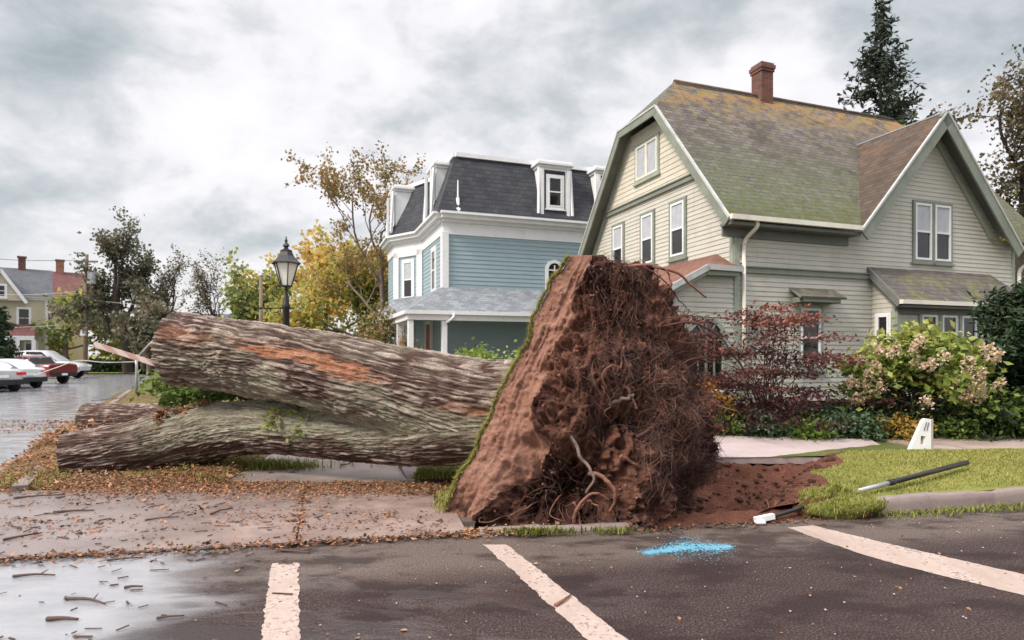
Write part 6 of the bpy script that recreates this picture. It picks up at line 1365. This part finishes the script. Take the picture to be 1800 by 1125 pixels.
litter('fallen_leaves', P, .034, 'line of leaf litter caught where the asphalt meets the apron', 44, .25)
n = 330; y = rg.uniform(5.4, 7.7, n); x = -1.92-(y-5.36)*.305+rg.normal(0, .035, n); litter('fallen_leaves', np.stack([x, y, .031+rg.gamma(1, .004, n)], 1), .032, 'leaf bits gathered in the joint of the apron', 45, .35)
# on the logs' lower end and on the street corner
P = []
for k in range(1700):
    i = int(rg.uniform(.66, .995)*V2.shape[0]); j = int((.25+rg.normal(0, .06))*V2.shape[1]) % V2.shape[1]; P.append(V2[min(i, 329), j]+OFF+np.array([0, 0, .004+rg.gamma(1, .012)]))
litter('fallen_leaves', np.array(P), .05, 'orange leaves heaped on the low end of the lower limb', 46, .6)
n = 5200; x = -6.6-rg.gamma(1.4, 1.5, n); y = 7.6+rg.uniform(0, 1, n)**1.3*9; x = x-(y-7.6)*.52; k = n2(x*.35, y*1.0, 1.0, 47, 4) > .53; P = np.stack([x, y, .006+rg.gamma(1, .006, n)], 1)[k]
litter('fallen_leaves', P, .045, 'streaks of washed leaves on the wet side street', 47, .35)
n = 260; x = rg.uniform(-3.6, 5.5, n); y = kerbY(x)-rg.uniform(.1, 2.4, n); litter('fallen_leaves', np.stack([x, y, .008+rg.gamma(1, .002, n)], 1), .022, 'tiny pale leaf flecks on the asphalt', 48, .8, .25)
n = 650; x = rg.uniform(1.2, 3.7, n); y = kerbY(x)-.02-np.abs(rg.normal(0, .09, n)); litter('fallen_leaves', np.stack([x, y, .008+rg.gamma(1, .004, n)], 1), .026, 'crumbs of soil and leaf along the broken kerb', 49, .15, .2)
n = 420; x = -.45+rg.uniform(0, .9, n); y = kerbY(x)+rg.normal(.02, .07, n); litter('fallen_leaves', np.stack([x, y, .02+rg.gamma(1, .01, n)], 1), .04, 'mixed leaves at the foot of the root plate', 50, .6, .3)
P = cornerV(rg.uniform(0, .3, 2600), rg.uniform(.16, .24, 2600)); P[:, 2] += rg.gamma(1.2, .07, 2600); litter('leaf_heap', P, .055, 'heap of dry orange leaves behind the short cut log', 51, .6)
# white grit on the asphalt
mb = MB()
for q_ in range(90):
    x = rg.uniform(-1.2, 5.8); y = kerbY(x)-rg.uniform(.1, 2.5); v_, f_ = lump((x, y, .008), rg.uniform(.004, .009), q_, (1, 1, .7), 4); mb.add(v_, f_, 0, True)
tag(mb.build('grit', M['slab']), 'pale grit sprinkled over the dark asphalt', 'grit', kind='stuff')
# small chips by the hundred, then the sticks one can tell apart
M['chip'] = plain('wet_bark_chip', (.085, .05, .04), .7, .45, 7)
mb = MB()
for q_ in range(300):
    if rg.random() < .7: x = -7+rg.beta(1.1, 1.5)*5.6; y = rg.uniform(4.7, 7.4)
    else: x = rg.uniform(-4.4, -1.6); y = kerbY(x)-rg.uniform(0, 1.8)
    a = rg.normal(0, .6); l = rg.gamma(1.5, .03)+.015; e = np.array([cos(a), sin(a), 0])*l/2; z = .036 if y > kerbY(x) else .010; c = np.array([x, y, z]); mb.bar(c-e, c+e+np.array([0, 0, rg.uniform(0, .012)]), rg.uniform(.004, .014), rg.uniform(.003, .009))
tag(mb.build('bark_chips', M['chip']), 'small dark bark chips strewn over the apron and asphalt', 'bark chips', kind='stuff')
spots = [(60, 1015, .30, 'stick at the left edge of the wet asphalt'), (150, 1060, .34, 'straight stick on the bright wet asphalt'), (235, 1035, .12, 'short thick stick on the bright wet asphalt'), (110, 1092, .20, 'dark stick lowest at the left corner'),
         (285, 918, .30, 'stick lying on the apron by the leaf drift'), (130, 905, .38, 'stick on the left of the apron'), (390, 905, .26, 'stick in the middle of the apron'), (520, 972, .28, 'stick beside the top of the short white line'), (330, 975, .22, 'stick in the litter line at the apron edge'),
         (220, 985, .26, 'thin stick at the left litter line'), (455, 868, .24, 'stick at the edge of the orange leaves'), (300, 1088, .16, 'stick near the dark asphalt patch'), (990, 1058, .22, 'curled orange twig across the diagonal white line'), (40, 950, .28, 'stick at the far left of the apron'),
         (700, 855, .22, 'stick on the right bay of the apron'), (70, 878, .5, 'plank-like stick at the left verge edge')]
for i, (px, py, l, lab) in enumerate(spots):
    c = gr(px, py); c[2] = .014 if c[1] < kerbY(c[0]) else .040; a = rg.normal(0, .5); e = np.array([cos(a), sin(a), 0])*l/2; p = spline([c-e, c+rg.normal(0, .012, 3)*[1, 1, 0]+[0, 0, .006], c+e], 9); mb = MB(); mb.tube(p-c, np.linspace(.013, .006, 9)*rg.uniform(.7, 1.2), 6)
    if l > .25: mb.tube(np.array([p[5]-c, p[5]-c+np.array([e[1], e[0], .02])*.5]), np.array([.006, .003]), 5)
    o = mb.build('stick', M['root_brown' if 'orange' in lab else 'chip']); o.location = c; tag(o, lab, 'stick', 'sticks strewn on the pavement')
# short cut log behind, turf clod on the kerb
cl = thing('cut_log', 'short dark sawn log lying behind the lower limb', 'log', (-8.0, 12.6, .0)); O2 = np.array([-8.0, 12.6, 0.])
o3, _ = log([np.array(p)-O2 for p in [(-6.4, 12.2, .34), (-7.4, 12.4, .35), (-8.85, 12.55, .34)]], [.29, .31, .32], 90, 110, 'log_body', cl, 55, None, None, True, .022)
td = thing('turf_clod', 'mossy turf clod hanging over the broken end of the kerb', 'turf clod', (3.3, 6.32, 0)); mb = MB(); v_, f_ = lump((.12, .05, .07), .26, 8, (1.5, .75, .62), 16, .55); mb.add(v_, f_, 0, True); mb.build('soil', M['soil'], td)
v2, f2 = lump((.13, .02, .10), .265, 9, (1.5, .76, .58), 16, .5); mb = MB(); mb.add(v2, f2, 0, True); tc_ = mb.build('moss', M['lawn'], td)
mk = v2[(v2[:, 2] > .03)]; mk = np.repeat(mk, 9, 0)+rg.normal(0, .018, (len(mk)*9, 3)); grassy('moss_blades', mk, .04, .009, 'yellow-green moss blades', td, 61, lean=1.1, shift=.1)

# grass behind the plate, under the trunk; broken twigs; soil clods in the crater
n = 3200; P = np.stack([rg.uniform(-1.28, -.4, n), rg.uniform(7.76, 9.2, n), np.full(n, .085)], 1); grassy('grass', P, .08, .012, 'grass in the shade under the trunk beside the root plate', None, 71, lean=.9, shift=.05)
mb = MB()
for q_ in range(900):
    x = rg.uniform(1.3, 5.2); y = kerbY(x)+.1+rg.beta(1.1, 1.4)*(walkY(x)-kerbY(x)); 
    if crater(np.array([x]), np.array([y]))[0] < .1: continue
    v_, f_ = lump((x, y, float(vz([x], [y])[0])+.004), min(.07, rg.gamma(1.4, .011)+.006), q_, (1, 1, .75), 5, .6); mb.add(v_, f_, rg.integers(0, 2), True)
tag(mb.build('soil_clods', [M['soil'], M['rootsoil2']]), 'crumbled red soil clods lying in the crater', 'soil clods', kind='stuff')
mb = MB()
for q_ in range(170):
    x = rg.uniform(1.5, 3.6); y = kerbY(x)+.15+rg.uniform(0, 2.2); c = np.array([x, y, float(vz([x], [y])[0])]); a = rg.uniform(0, 6.3); l = rg.uniform(.06, .28); e = np.array([cos(a), sin(a), 0]); mb.tube(spline([c, c+e*l*.5+[0, 0, rg.uniform(.01, .06)], c+e*l+rg.normal(0, .04, 3)*[1, 1, 0]], 7), np.linspace(.005, .0015, 7), 4, cap=False)
tag(mb.build('torn_rootlets', M['root_brown']), 'torn rootlets poking out of the crater soil', 'rootlets', kind='stuff')
def twig(px, py, l, lab, seed, z=.05, m_='tb_dark'):
    r = np.random.default_rng(seed); c = gr(px, py); c[2] = z; a = r.normal(.1, .4); e = np.array([cos(a), sin(a)*.7, .05]); mb = MB(); pts = spline([c-c, e*l*.4+r.normal(0, .02, 3), e*l+[0, 0, .05]], 12); mb.tube(pts, np.linspace(.012, .003, 12), 5)
    for k in (3, 5, 7, 9): d_ = e*.6+r.normal(0, .5, 3); d_[2] = abs(d_[2])*.6; mb.tube(spline([pts[k], pts[k]+d_*l*.16, pts[k]+d_*l*.3+r.normal(0, .02, 3)], 6), np.linspace(.006, .002, 6), 4)
    o = mb.build('twig', M[m_]); o.location = c; tag(o, lab, 'twig', 'broken twigs under the logs')
twig(300, 832, .7, 'branched twig in the litter before the lower limb', 1); twig(470, 835, .6, 'branched twig in the grass tuft under the lower limb', 2); twig(600, 822, .5, 'branched twig on the driveway under the limb', 3, .04); twig(120, 850, .6, 'branched twig at the blunt end of the lower limb', 4); twig(700, 872, .45, 'branched twig left of the root plate foot', 5, .035); twig(160, 712, 1.1, 'long twig on the leaf heap behind the cut log', 6, .15)
